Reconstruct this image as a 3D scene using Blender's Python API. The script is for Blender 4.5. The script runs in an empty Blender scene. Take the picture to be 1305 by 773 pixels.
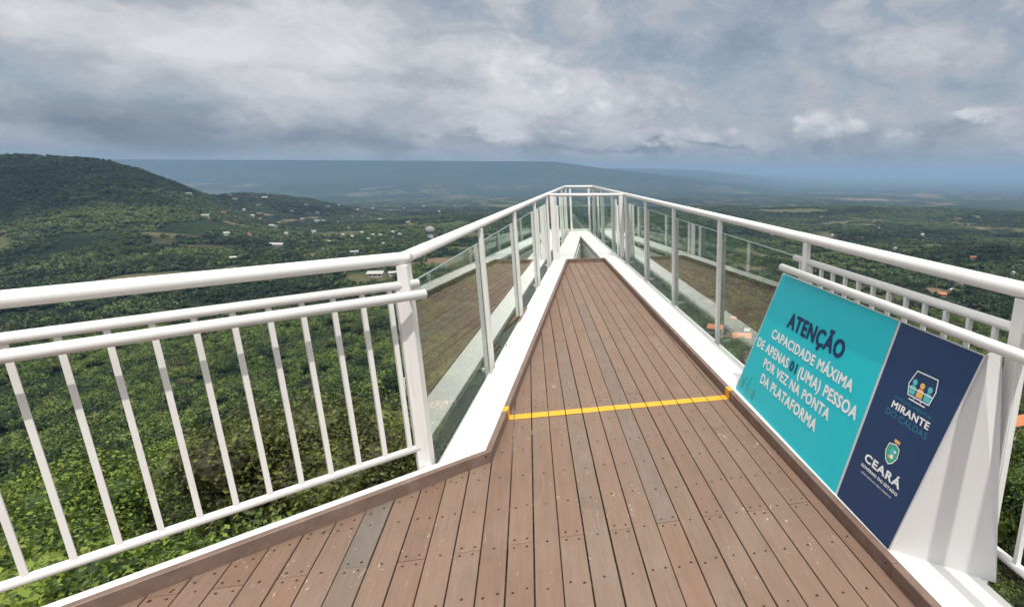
import bpy, bmesh, math, random
import numpy as np
from mathutils import Vector, Matrix, noise
random.seed(7); rng = np.random.default_rng(7)
S = bpy.context.scene
COL = S.collection
R = math.radians

# ------------------------------------------------------------------ camera
CAMZ = 1.62
FPX, CX, CY = 732.54, 864.6, 422.94            # photo pixels, 1305 x 773
PITCH, ROLL, YAW = 0.2751, 0.0049, 0.249
Fv = Vector((math.sin(YAW) * math.cos(PITCH), math.cos(YAW) * math.cos(PITCH), -math.sin(PITCH)))
Rv = Vector((math.cos(YAW), -math.sin(YAW), 0)); Uv = Rv.cross(Fv)
R2 = Rv * math.cos(ROLL) + Uv * math.sin(ROLL); U2 = R2.cross(Fv)
cd = bpy.data.cameras.new("camera"); cam = bpy.data.objects.new("camera", cd); COL.objects.link(cam)
M = Matrix((R2, U2, -Fv)).transposed().to_4x4(); M.translation = (0, 0, CAMZ)
cam.matrix_world = M
cd.sensor_width = 36; cd.lens = FPX / 1305 * 36
cd.shift_x = -(CX - 652.5) / 1305; cd.shift_y = (CY - 386.5) / 1305
cd.clip_start = 0.05; cd.clip_end = 300000
S.camera = cam
def azel(px, py):
    d = Fv * FPX + R2 * (px - CX) - U2 * (py - CY); d.normalize()
    return math.degrees(math.atan2(d.x, d.y)), math.degrees(math.asin(d.z))

# ------------------------------------------------------------------ view, world, sun
S.view_settings.view_transform = 'Standard'; S.view_settings.look = 'None'
S.view_settings.exposure = 0.42; S.view_settings.gamma = 1
S.render.engine = 'CYCLES'
try:
    S.cycles.use_denoising = True; S.cycles.max_bounces = 7; S.cycles.transparent_max_bounces = 12
    S.cycles.volume_bounces = 0; S.cycles.glossy_bounces = 4; S.cycles.diffuse_bounces = 3
    S.cycles.transmission_bounces = 6
    S.cycles.caustics_reflective = False; S.cycles.caustics_refractive = False
except Exception: pass
SUN = Vector((0.13, -0.56, 1.0)).normalized()     # towards the sun
sun_el = math.asin(SUN.z); sun_az = math.atan2(SUN.x, SUN.y)
ld = bpy.data.lights.new("sun", 'SUN'); ld.energy = 2.45; ld.angle = R(0.7); ld.color = (1, .955, .88)
sun = bpy.data.objects.new("sun", ld); COL.objects.link(sun)
sun.rotation_euler = SUN.to_track_quat('Z', 'Y').to_euler(); sun.location = (0, 0, 50)

class NB:
    """tiny node-expression helper"""
    def __init__(s, nt): s.nt = nt
    def n(s, t, **k):
        o = s.nt.nodes.new(t)
        for a, b in k.items(): setattr(o, a, b)
        return o
    def put(s, sock, v):
        if isinstance(v, (int, float)): sock.default_value = v
        elif isinstance(v, (tuple, list)): sock.default_value = v if len(v) == len(sock.default_value) else tuple(v) + (1,)
        else: s.nt.links.new(v, sock)
    def m(s, op, a, b=0.0, c=None, clamp=False):
        o = s.n('ShaderNodeMath', operation=op); o.use_clamp = clamp
        s.put(o.inputs[0], a); s.put(o.inputs[1], b)
        if c is not None: s.put(o.inputs[2], c)
        return o.outputs[0]
    def noise(s, vec, scale, detail=4, rough=.5, dist=0.0, lac=2.0):
        o = s.n('ShaderNodeTexNoise'); s.put(o.inputs['Vector'], vec); o.inputs['Scale'].default_value = scale
        o.inputs['Detail'].default_value = detail; o.inputs['Roughness'].default_value = rough
        o.inputs['Distortion'].default_value = dist; o.inputs['Lacunarity'].default_value = lac
        return o
    def ramp(s, fac, stops, interp='LINEAR'):
        o = s.n('ShaderNodeValToRGB'); o.color_ramp.interpolation = interp; e = o.color_ramp.elements
        while len(e) < len(stops): e.new(.5)
        for el, (p, c) in zip(e, stops):
            el.position = p; el.color = tuple(c) + (1,) if len(c) == 3 else c
        s.put(o.inputs[0], fac); return o.outputs[0]
    def mix(s, f, a, b, mode='MIX'):
        o = s.n('ShaderNodeMix', data_type='RGBA', blend_type=mode); s.put(o.inputs[0], f)
        s.put(o.inputs[6], a); s.put(o.inputs[7], b); return o.outputs[2]
    def comb(s, x, y, z):
        o = s.n('ShaderNodeCombineXYZ'); s.put(o.inputs[0], x); s.put(o.inputs[1], y); s.put(o.inputs[2], z); return o.outputs[0]
    def sep(s, v):
        o = s.n('ShaderNodeSeparateXYZ'); s.put(o.inputs[0], v); return o.outputs
    def link(s, a, b): s.nt.links.new(a, b)

W = bpy.data.worlds.new("World"); S.world = W; W.use_nodes = True
wt = W.node_tree; wt.nodes.clear(); w = NB(wt)
sky = w.n('ShaderNodeTexSky', sky_type='NISHITA'); sky.sun_disc = False
sky.sun_elevation = sun_el; sky.sun_rotation = sun_az; sky.altitude = 700; sky.dust_density = 1.5
bg_sky = w.n('ShaderNodeBackground'); w.link(sky.outputs[0], bg_sky.inputs[0]); bg_sky.inputs[1].default_value = 0.10
geo = w.n('ShaderNodeTexCoord'); gx, gy, gz = w.sep(geo.outputs['Generated'])
az = w.m('MULTIPLY', w.m('ARCTAN2', gx, gy), 180 / math.pi)
el = w.m('MULTIPLY', w.m('ARCSINE', gz), 180 / math.pi)
# warp
pv = w.comb(w.m('MULTIPLY', az, .05), w.m('MULTIPLY', el, .11), 0)
wn = w.noise(pv, 2.2, 6, .6); wx, wy, wz = w.sep(wn.outputs['Color'])
azw = w.m('ADD', az, w.m('MULTIPLY', w.m('SUBTRACT', wx, .5), 12))
elw = w.m('ADD', el, w.m('MULTIPLY', w.m('SUBTRACT', wy, .5), 7))
feats = [(50, 12, 170, 30, .26), (215, 62, 80, 34, .22), (330, 125, 95, 28, .20), (395, 30, 95, 52, .36), (520, 105, 75, 42, .20),
         (632, 85, 45, 50, .22), (735, 105, 110, 55, .24), (600, 150, 70, 22, .08), (640, 168, 26, 9, .22), (872, 174, 34, 9, .30), (1062, 160, 60, 12, .24),
         (1235, 146, 55, 9, .18), (930, 60, 90, 40, .06), (1240, 80, 80, 40, .06), (1130, 40, 90, 40, .08),
         (60, 100, 150, 38, -.10), (120, 150, 230, 16, -.22), (360, 176, 160, 8, -.12), (430, 96, 90, 13, -.20), (870, 187, 120, 3, -.26),
         (700, 182, 120, 4, -.12), (985, 105, 130, 34, -.10), (250, 15, 45, 20, -.10), (560, 40, 50, 38, -.12), (900, 20, 90, 22, -.05), (780, 45, 80, 25, -.10)]
acc = None
for (x, y, rx, ry, wgt) in feats:
    a0, e0 = azel(x, y); ra = rx * .072; re = ry * .072
    dx_ = w.m('DIVIDE', w.m('SUBTRACT', azw, a0), ra); dy_ = w.m('DIVIDE', w.m('SUBTRACT', elw, e0), re)
    q = w.m('ADD', w.m('MULTIPLY', dx_, dx_), w.m('MULTIPLY', dy_, dy_))
    g = w.m('MULTIPLY', w.m('EXPONENT', w.m('MULTIPLY', q, -.75)), wgt)
    acc = g if acc is None else w.m('ADD', acc, g)
# free cloud field: flat layer seen in perspective
den = w.m('ADD', w.m('MAXIMUM', gz, 0), .07)
pl = w.comb(w.m('DIVIDE', gx, den), w.m('DIVIDE', gy, den), 0)
n1 = w.noise(pl, .55, 8, .58, .6).outputs[0]
n2 = w.noise(w.comb(w.m('MULTIPLY', az, .06), w.m('MULTIPLY', el, .10), 3.3), 2.3, 10, .60, .35).outputs[0]
n3 = w.noise(w.comb(w.m('MULTIPLY', azw, .06), w.m('MULTIPLY', elw, .09), 8.1), 6.5, 8, .58, .2).outputs[0]
bil = w.m('SUBTRACT', .13, w.m('ABSOLUTE', w.m('SUBTRACT', n3, .5)))
vo = w.n('ShaderNodeTexVoronoi'); vo.feature = 'F1'; vo.voronoi_dimensions = '2D'
w.put(vo.inputs['Vector'], w.comb(w.m('MULTIPLY', azw, .105), w.m('MULTIPLY', elw, .17), 2.2)); vo.inputs['Scale'].default_value = 1.0
vo.inputs['Detail'].default_value = 3; vo.inputs['Roughness'].default_value = .5; vo.inputs['Lacunarity'].default_value = 2.3
puff = w.m('SUBTRACT', .42, vo.outputs['Distance'])
fld = w.m('ADD', w.m('MULTIPLY', puff, .34), w.m('ADD', w.m('ADD', w.m('MULTIPLY', w.m('SUBTRACT', n1, .5), .20), w.m('MULTIPLY', bil, .35)), w.m('MULTIPLY', w.m('SUBTRACT', n2, .5), .62)))
base = w.m('ADD', w.m('ADD', .53, w.m('MULTIPLY', acc, 1.15)), fld)
high = w.m('MULTIPLY', w.m('SUBTRACT', el, 12), .012, clamp=True)          # brighter towards the zenith
base = w.m('ADD', base, w.m('MINIMUM', high, .35))
ccol = w.ramp(base, [(0.0, (.135, .165, .20)), (.25, (.20, .235, .275)), (.42, (.275, .305, .345)), (.58, (.36, .378, .415)), (.76, (.465, .47, .50)), (1.0, (.56, .56, .59))])
# low haze band above the horizon
hb = w.m('EXPONENT', w.m('MULTIPLY', w.m('MAXIMUM', el, 0), -.75))
hcol = w.mix(w.m('MULTIPLY', w.m('ADD', az, 34), .0128, clamp=True), (.215, .255, .31), (.20, .265, .345))
ccol = w.mix(w.m('MULTIPLY', hb, .85), ccol, hcol)
lowmask = w.m('LESS_THAN', gz, -.02)
ccol = w.mix(lowmask, ccol, (.14, .19, .22))
ccol = w.mix(w.m('MULTIPLY', w.m('SUBTRACT', el, 18), 1 / 50., clamp=True), ccol, (.50, .48, .455))
fw = w.noise(w.comb(w.m('MULTIPLY', az, .35), w.m('MULTIPLY', el, .5), 5.0), 1.6, 6, .6); fx_, fy_, fz_ = w.sep(fw.outputs['Color'])
az2 = w.m('ADD', az, w.m('MULTIPLY', w.m('SUBTRACT', fx_, .5), 4.5)); el2 = w.m('ADD', el, w.m('MULTIPLY', w.m('SUBTRACT', fy_, .5), 1.7))
pm = None; top_ = None
for (x, y, rx, ry, wt_) in [(638, 170, 24, 8, 1), (606, 165, 14, 10, .6), (725, 172, 34, 8, .6), (872, 174, 32, 11, 1), (828, 178, 20, 6, .7), (1050, 160, 38, 13, 1), (1085, 164, 24, 9, .8), (1244, 146, 22, 6, 1), (1205, 155, 24, 8, .5), (690, 100, 60, 34, .75), (760, 120, 60, 30, .65), (630, 70, 34, 26, .7), (845, 120, 60, 26, .5), (935, 168, 26, 5, .5), (1140, 170, 30, 7, .5), (560, 172, 24, 6, .4)]:
    a0, e0 = azel(x, y); dx_ = w.m('DIVIDE', w.m('SUBTRACT', az2, a0), rx * .075); dy_ = w.m('DIVIDE', w.m('SUBTRACT', el2, e0), ry * .085)
    g = w.m('MULTIPLY', w.m('EXPONENT', w.m('MULTIPLY', w.m('ADD', w.m('MULTIPLY', dx_, dx_), w.m('MULTIPLY', dy_, dy_)), -.8)), wt_)
    pm = g if pm is None else w.m('MAXIMUM', pm, g)
pmask = w.m('MULTIPLY', w.m('SUBTRACT', w.m('ADD', pm, w.m('MULTIPLY', w.m('SUBTRACT', fz_, .5), .9)), .34), 2.6, clamp=True)
pcol = w.mix(w.m('MULTIPLY', w.m('SUBTRACT', fz_, .36), 3.4, clamp=True), (.36, .385, .43), (.62, .625, .64))
ccol = w.mix(w.m('MULTIPLY', pmask, .62), ccol, pcol)
bg_c = w.n('ShaderNodeBackground'); w.link(ccol, bg_c.inputs[0])
lift = w.m('MULTIPLY', w.m('SUBTRACT', el, 16), 1 / 45., clamp=True)      # the cloud deck thins and brightens steadily towards the zenith
w.link(w.m('ADD', 1.0, w.m('MULTIPLY', lift, 2.3)), bg_c.inputs[1])
cover = w.m('ADD', w.m('MULTIPLY', w.m('SUBTRACT', base, .25), 4.0, clamp=True), lowmask, clamp=True)
cover = w.m('MAXIMUM', cover, w.m('SUBTRACT', 1.0, w.m('MULTIPLY', w.m('SUBTRACT', el, 3), .08, clamp=True)))
cover = w.m('MAXIMUM', cover, .82)
mxs = w.n('ShaderNodeMixShader'); w.link(cover, mxs.inputs[0]); w.link(bg_sky.outputs[0], mxs.inputs[1]); w.link(bg_c.outputs[0], mxs.inputs[2])
wo = w.n('ShaderNodeOutputWorld'); w.link(mxs.outputs[0], wo.inputs[0])

# ------------------------------------------------------------------ helpers
def mat(name):
    m_ = bpy.data.materials.new(name); m_.use_nodes = True; m_.node_tree.nodes.clear(); b = NB(m_.node_tree)
    p = b.n('ShaderNodeBsdfPrincipled'); o = b.n('ShaderNodeOutputMaterial'); b.link(p.outputs[0], o.inputs[0])
    return m_, b, p, o
def bump(b, p, h, strength=.3, dist=.01):
    o = b.n('ShaderNodeBump'); o.inputs['Strength'].default_value = strength; o.inputs['Distance'].default_value = dist
    b.put(o.inputs['Height'], h); b.link(o.outputs[0], p.inputs['Normal'])
def plain(name, col, rough=.5, spec=.5, metal=0, var=.06, scale=6.0):
    m_, b, p, o = mat(name); g = b.n('ShaderNodeNewGeometry')
    nn = b.noise(g.outputs['Position'], scale, 5, .6).outputs[0]
    c = b.mix(b.m('MULTIPLY', nn, 1.0), tuple(x * (1 - var) for x in col), tuple(min(1, x * (1 + var)) for x in col))
    b.link(c, p.inputs['Base Color']); p.inputs['Roughness'].default_value = rough
    p.inputs['Specular IOR Level'].default_value = spec; p.inputs['Metallic'].default_value = metal
    return m_
def tag(o, label=None, cat=None, group=None, kind=None):
    if label: o['label'] = label
    if cat: o['category'] = cat
    if group: o['group'] = group
    if kind: o['kind'] = kind
    return o
def mobj(name, me, parent=None):
    o = bpy.data.objects.new(name, me); COL.objects.link(o)
    if parent is not None: o.parent = parent; o.matrix_parent_inverse = Matrix.Identity(4)
    return o
def pydata(name, v, f, m_, parent=None, smooth=False):
    me = bpy.data.meshes.new(name); me.from_pydata([tuple(x) for x in v], [], f); me.materials.append(m_)
    if smooth:
        me.polygons.foreach_set('use_smooth', [True] * len(me.polygons))
    me.update()
    return mobj(name, me, parent)
def bmobj(name, bm, m_, parent=None, smooth=False):
    me = bpy.data.meshes.new(name); bmesh.ops.recalc_face_normals(bm, faces=bm.faces[:]); bm.to_mesh(me); bm.free(); me.materials.append(m_)
    if smooth:
        for p in me.polygons: p.use_smooth = True
    return mobj(name, me, parent)
def empty(name, loc=(0, 0, 0), rz=0):
    o = bpy.data.objects.new(name, None); COL.objects.link(o); o.location = loc; o.rotation_euler.z = rz; o.empty_display_size = .2
    return o
def add_prism(bm, pts, z0, z1):
    """convex or simple polygon pts (x,y) extruded; z0/z1 numbers"""
    lo = [bm.verts.new((x, y, z0)) for x, y in pts]; hi = [bm.verts.new((x, y, z1)) for x, y in pts]
    bm.faces.new(lo[::-1]); bm.faces.new(hi); n = len(pts)
    for i in range(n): bm.faces.new((lo[i], lo[(i + 1) % n], hi[(i + 1) % n], hi[i]))
def prism(name, pts, z0, z1, m_, parent, bev=0.0):
    bm = bmesh.new(); add_prism(bm, pts, z0, z1)
    if bev: bmesh.ops.bevel(bm, geom=bm.edges[:], offset=bev, segments=1, affect='EDGES')
    return bmobj(name, bm, m_, parent)
def bar_mesh(a, b, wd, ht, up=Vector((0, 0, 1))):
    a = Vector(a); b = Vector(b); d = (b - a).normalized(); s = d.cross(up)
    if s.length < 1e-4: s = Vector((1, 0, 0))
    s.normalize(); t = s.cross(d).normalized()
    return a, b, d, s * wd / 2, t * ht / 2
def bar(name, a, b, wd, ht, m_, parent, up=Vector((0, 0, 1)), bev=.002):
    a, b, d, s, t = bar_mesh(a, b, wd, ht, up); bm = bmesh.new()
    q = [bm.verts.new(p + i * s + j * t) for p in (a, b) for i, j in ((-1, -1), (1, -1), (1, 1), (-1, 1))]
    for f in ((3, 2, 1, 0), (4, 5, 6, 7), (0, 1, 5, 4), (1, 2, 6, 5), (2, 3, 7, 6), (3, 0, 4, 7)): bm.faces.new([q[i] for i in f])
    if bev: bmesh.ops.bevel(bm, geom=bm.edges[:], offset=bev, segments=1, affect='EDGES')
    return bmobj(name, bm, m_, parent)
def tube(name, pts, r, m_, parent, seg=16, cap=True):
    """round tube along a polyline with mitred corners"""
    pts = [Vector(p) for p in pts]; v = []; f = []
    for i, p in enumerate(pts):
        d0 = (p - pts[i - 1]).normalized() if i else (pts[1] - p).normalized()
        d1 = (pts[i + 1] - p).normalized() if i < len(pts) - 1 else d0
        t = (d0 + d1).normalized(); k = 1 / max(.5, t.dot(d0))
        s = d0.cross(Vector((0, 0, 1)))
        if s.length < 1e-3: s = Vector((1, 0, 0))
        s = t.cross(Vector((0, 0, 1))) if t.cross(Vector((0, 0, 1))).length > 1e-3 else s
        s.normalize(); u = s.cross(t).normalized()
        for j in range(seg):
            an = 2 * math.pi * j / seg; v.append(p + s * math.cos(an) * r * k + u * math.sin(an) * r)
    for i in range(len(pts) - 1):
        for j in range(seg):
            a = i * seg + j; b = i * seg + (j + 1) % seg; f.append((a, b, b + seg, a + seg))
    nside = len(f)
    if cap:
        f.append(tuple(range(seg))[::-1]); n0 = (len(pts) - 1) * seg; f.append(tuple(range(n0, n0 + seg)))
    o = pydata(name, v, f, m_, parent)
    for i, p in enumerate(o.data.polygons): p.use_smooth = i < nside
    return o

# ------------------------------------------------------------------ materials
def white_paint(name, base=(.76, .75, .73), rough=.42):
    m_, b, p, o = mat(name); g = b.n('ShaderNodeNewGeometry'); P = g.outputs['Position']
    a = b.noise(P, 3.0, 6, .65).outputs[0]; s = b.noise(P, 45, 3, .6).outputs[0]
    dirt = b.m('MULTIPLY', b.m('SUBTRACT', a, .48), 2.6, clamp=True)
    c = b.mix(b.m('MULTIPLY', dirt, .5), base, (.60, .57, .52))
    st = b.noise(b.comb(b.m('MULTIPLY', b.sep(P)[0], 9), b.m('MULTIPLY', b.sep(P)[1], 9), b.m('MULTIPLY', b.sep(P)[2], 1.2)), 3, 5, .7).outputs[0]
    c = b.mix(b.m('MULTIPLY', b.m('SUBTRACT', st, .60), 2.4, clamp=True), c, (.50, .45, .39))
    spk = b.m('GREATER_THAN', s, .74)
    c = b.mix(b.m('MULTIPLY', spk, .35), c, (.42, .38, .33))
    b.link(c, p.inputs['Base Color']); p.inputs['Roughness'].default_value = rough
    rr = b.m('ADD', b.m('MULTIPLY', a, .2), rough - .1); b.link(rr, p.inputs['Roughness'])
    bump(b, p, b.noise(P, 90, 3, .5).outputs[0], .12, .002)
    return m_
M_white = white_paint('white_painted_steel')
M_beam = white_paint('white_painted_beam', (.68, .67, .65), .5)
M_steel_dark = plain('dark_bolt_steel', (.05, .05, .055), .4, .5, .6)

def wood(name, sat=1.0):
    m_, b, p, o = mat(name)
    tc = b.n('ShaderNodeTexCoord'); oi = b.n('ShaderNodeObjectInfo'); g = b.n('ShaderNodeNewGeometry')
    P = g.outputs['Position']; px, py, pz = b.sep(P); rnd = oi.outputs['Random']
    gv = b.comb(b.m('MULTIPLY', px, 26), b.m('MULTIPLY', py, 1.1), b.m('MULTIPLY', rnd, 40))
    grain = b.noise(gv, 3.0, 8, .7, .3).outputs[0]
    fine = b.noise(b.comb(b.m('MULTIPLY', px, 160), b.m('MULTIPLY', py, 5), rnd), 3.0, 4, .6).outputs[0]
    patch = b.noise(b.comb(b.m('MULTIPLY', px, 2), py, b.m('MULTIPLY', rnd, 9)), 1.6, 5, .6).outputs[0]
    board = b.ramp(rnd, [(0, (.206, .130, .092)), (.2, (.218, .144, .103)), (.4, (.236, .162, .118)), (.55, (.210, .145, .106)), (.75, (.232, .148, .102)), (.92, (.208, .152, .115)), (.982, (.150, .135, .122)), (1, (.160, .142, .126))])
    c = b.mix(b.m('MULTIPLY', b.m('SUBTRACT', grain, .35), 1.7, clamp=True), (.74, .71, .69), (1.10, 1.09, 1.07))
    c = b.mix(1.0, board, c, 'MULTIPLY')
    c = b.mix(b.m('MULTIPLY', b.m('SUBTRACT', patch, .5), .9, clamp=True), c, (.30, .25, .21))
    gr = b.noise(P, 210, 3, .7).outputs[0]
    c = b.mix(b.m('MULTIPLY', b.m('SUBTRACT', gr, .52), 2.2, clamp=True), c, (.10, .075, .058))
    foot = b.noise(P, 4.5, 5, .7, .5).outputs[0]
    c = b.mix(b.m('MULTIPLY', b.m('SUBTRACT', foot, .55), 2.6, clamp=True), c, (.115, .085, .066))
    c = b.mix(b.m('MULTIPLY', b.m('SUBTRACT', fine, .5), .9, clamp=True), c, (.15, .10, .08))
    # paint drips and scuffs
    sp = b.noise(b.comb(b.m('MULTIPLY', px, 3.0), b.m('MULTIPLY', py, 1.5), 7.7), 11.0, 5, .75, 1.2).outputs[0]
    spot = b.m('MULTIPLY', b.m('SUBTRACT', sp, .632), 22, clamp=True)
    area = b.m('MULTIPLY', b.m('SUBTRACT', b.noise(P, 1.1, 3, .5).outputs[0], .44), 6, clamp=True)
    c = b.mix(b.m('MULTIPLY', b.m('MULTIPLY', spot, area), .8), c, (.62, .57, .52))
    b.link(c, p.inputs['Base Color'])
    b.link(b.m('ADD', .5, b.m('MULTIPLY', grain, .25)), p.inputs['Roughness']); p.inputs['Specular IOR Level'].default_value = .35
    bump(b, p, b.m('ADD', b.m('MULTIPLY', grain, .6), b.m('MULTIPLY', fine, .4)), .35, .003)
    return m_
M_wood = wood('weathered_deck_wood')
def curbwood():
    m_, b, p, o = mat('curb_wood'); g = b.n('ShaderNodeNewGeometry'); P = g.outputs['Position']
    a = b.noise(P, 9, 6, .65, .4).outputs[0]; c = b.ramp(a, [(.25, (.125, .08, .062)), (.55, (.18, .12, .096)), (.8, (.25, .178, .148))])
    b.link(c, p.inputs['Base Color']); p.inputs['Roughness'].default_value = .55; bump(b, p, a, .3, .003); return m_
M_curb = curbwood()
M_yellow = plain('yellow_paint', (.66, .345, .025), .55, .4, 0, .14, 24)
M_screw = plain('screw_hole_dark', (.035, .022, .018), .8, .2)

def glass():
    m_, b, p, o = mat('tinted_glass'); b.nt.nodes.remove(p)
    tr = b.n('ShaderNodeBsdfTransparent'); tr.inputs[0].default_value = (.93, .965, .945, 1)
    gl = b.n('ShaderNodeBsdfGlossy'); gl.inputs[0].default_value = (.95, 1.0, .97, 1); gl.inputs['Roughness'].default_value = .0
    fr = b.n('ShaderNodeFresnel'); fr.inputs[0].default_value = 1.52
    f = b.m('MULTIPLY', fr.outputs[0], 1.65)
    g = b.n('ShaderNodeNewGeometry'); f = b.m('MULTIPLY', f, b.m('SUBTRACT', 1.0, g.outputs['Backfacing']), clamp=True)
    mx = b.n('ShaderNodeMixShader'); b.link(f, mx.inputs[0]); b.link(tr.outputs[0], mx.inputs[1]); b.link(gl.outputs[0], mx.inputs[2])
    b.link(mx.outputs[0], o.inputs[0]); return m_
M_glass = glass()
M_glass_edge = plain('green_glass_edge', (.42, .56, .50), .15, .6)

# ------------------------------------------------------------------ layout lines (metres, planks run along +Y)
B = .067
B1 = -.0127; DL = .1242; SW = .6366
rin = lambda y: 1.4124 + B1 * y          # right curb, inner top edge
rout = lambda y: 1.6733 + B1 * y         # right beam outer edge
rgl = lambda y: 1.8021 + B1 * y          # right glass line
lin = lambda y: -.7274 + DL * y
lout = lambda y: -.9397 + DL * y
lgl = lambda y: -1.0122 + DL * y
win = lambda x: 3.3856 + SW * x          # left wing: curb outer/top edge, y of x
wout = lambda x: 3.4586 + SW * x
wgl = lambda x: 3.4946 + SW * x
YF = 10.45                               # deck end
KX, KY = -.3331, 3.1738                  # curb kink

# ------------------------------------------------------------------ deck
deck = empty('wooden_deck', (0.4, 3, 0)); tag(deck, 'weathered brown plank deck tapering to a point between two white steel beams', 'deck')
DI = Matrix.Translation((-.4, -3, 0))
def under(o, par, inv=None):
    o.parent = par; o.matrix_parent_inverse = par.matrix_world.inverted() if inv is None else inv; return o
def adopt(par, *objs):
    bpy.context.view_layer.update()
    for o in objs: o.parent = par; o.matrix_parent_inverse = par.matrix_world.inverted()
CW = .035                                # curb thickness
lcurb_in = lambda y: lin(y) + CW
rcurb_in = lambda y: rin(y) - CW
wcurb_in = lambda x: win(x) - CW * 1.19
def clip(poly, a, b, c):
    """keep a*x+b*y<=c"""
    out = []
    for i in range(len(poly)):
        p, q = poly[i], poly[(i + 1) % len(poly)]
        dp = a * p[0] + b * p[1] - c; dq = a * q[0] + b * q[1] - c
        if dp <= 0: out.append(p)
        if dp * dq < 0:
            t = dp / (dp - dq); out.append((p[0] + (q[0] - p[0]) * t, p[1] + (q[1] - p[1]) * t))
    return out
PITCHX = .1137; X0 = .0365
parts = []; screws = []
YN = -.35
joist = [2.02 + .312 * i for i in range(-8, 28)]
stripe = (3.715, 3.797)
stripes = []
for k in range(-22, 12):
    gj = random.uniform(.0022, .0036); xa = X0 + PITCHX * k + gj; xb = xa + PITCHX - .0028 - gj
    if k == 11: xb = 1.42
    offs = [2.335 - .02 * 0, 7.05, 9.2] if k % 2 == 0 else [4.0, 5.83, 8.1]
    if k % 4 == 1: offs = [0.72, 5.52, 8.6]
    if k in (5, 6, 7, 8): offs = sorted(set(offs + [4.0 if k % 2 else 2.335]))
    offs = [o_ + random.uniform(-.006, .006) for o_ in offs]
    cuts = [YN] + sorted(offs) + [YF + .0]
    for a, b_ in zip(cuts[:-1], cuts[1:]):
        j = random.uniform(-.0009, .0009)
        poly = [(xa + j, a + .002), (xb + j, a + .002), (xb + j, b_ - .002), (xa + j, b_ - .002)]
        # right, left, wing boundaries
        poly = clip(poly, 1, -B1, 1.4124 - CW - .001)
        if xb > KX + .02:
            poly2 = clip(poly, -1, DL, .7274 - CW - .001)
            # near the kink the wing line takes over below KY
            low = clip(clip(poly, 0, 1, 3.155), -SW, 1, 3.3856 - CW * 1.19)
            hi = clip(clip(poly2, 0, -1, -3.155), 0, 1, 99)
            if len(low) >= 3 and len(hi) >= 3:
                lowl = [p for p in low]; 
                if min(p[0] for p in hi) <= xa + j + .004: poly = clip(poly, 0, 1, 99)
                else:
                    # planks cut by the left curb line: polygon = low + hi merged
                    poly = poly2 if poly2 else low
                    if poly and xa < KX + .06: poly = clip(poly, -SW, 1, 99)
            else: poly = hi if len(hi) >= 3 else low
        else:
            poly = clip(poly, -SW, 1, 3.3856 - CW * 1.19 - .001)
        if len(poly) < 3: continue
        ar = abs(sum(poly[i][0] * poly[(i + 1) % len(poly)][1] - poly[(i + 1) % len(poly)][0] * poly[i][1] for i in range(len(poly)))) / 2
        if ar < .0015: continue
        dz = random.uniform(-.0012, .0012)
        bm = bmesh.new(); add_prism(bm, poly, -.028, dz)
        bmesh.ops.bevel(bm, geom=[e for e in bm.edges if all(v.co.z > -.01 for v in e.verts)], offset=.0016, segments=1, affect='EDGES')
        parts.append(bmobj('plank', bm, M_wood))
        def inside(x, y, m_=.012):
            if x > rcurb_in(y) - m_: return False
            if y > KY - .03 and x < lcurb_in(y) + m_: return False
            if y <= KY and y > wcurb_in(x) - m_ * 1.2 : return False
            return a + .01 < y < b_ - .01
        for ji, y in enumerate(joist):
            if a + .06 < y < b_ - .06:
                for fx in ((.5 + random.uniform(-.07, .07),) if ji % 2 or random.random() < .6 else (.25, .76)):
                    x = xa + (xb - xa) * fx; yy = y + random.uniform(-.012, .012)
                    if inside(x, yy): screws.append((x, yy, dz, random.uniform(.0052, .0070)))
        for ye, sg in ((a, 1), (b_, -1)):
            if ye in (YN,): continue
            for fx in (.24, .75):
                x = xa + (xb - xa) * fx + random.uniform(-.004, .004); yy = ye + sg * random.uniform(.024, .034)
                if inside(x, yy): screws.append((x, yy, dz, random.uniform(.0052, .0068)))
        # extra screws along the wing curb
        for fx in (.25, .72):
            x = xa + (xb - xa) * fx; yy = wcurb_in(x) - .055 + random.uniform(-.008, .008)
            if x < KX and a < yy < b_: screws.append((x, yy, dz, .006))
    ya, yb = stripe
    sx0, sx1 = max(xa, lcurb_in(3.75) + .004), min(xb, rcurb_in(3.75) - .002)
    if sx1 > sx0 + .004:
        stripes.append(prism('painted_stripe', [(sx0, ya), (sx1, ya + .001), (sx1, yb), (sx0, yb)], .0022, .0032, M_yellow, None))
bm = bmesh.new()
for x, y, dz, r_ in screws:
    vs = [bm.verts.new((x + r_ * math.cos(t * math.pi / 4), y + r_ * math.sin(t * math.pi / 4), dz + .0009)) for t in range(8)]
    bm.faces.new(vs)
me = bpy.data.meshes.new('screw'); bm.to_mesh(me); bm.free(); me.materials.append(M_screw)
sc_o = mobj('screw', me); sc_o['kind'] = 'stuff'
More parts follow.
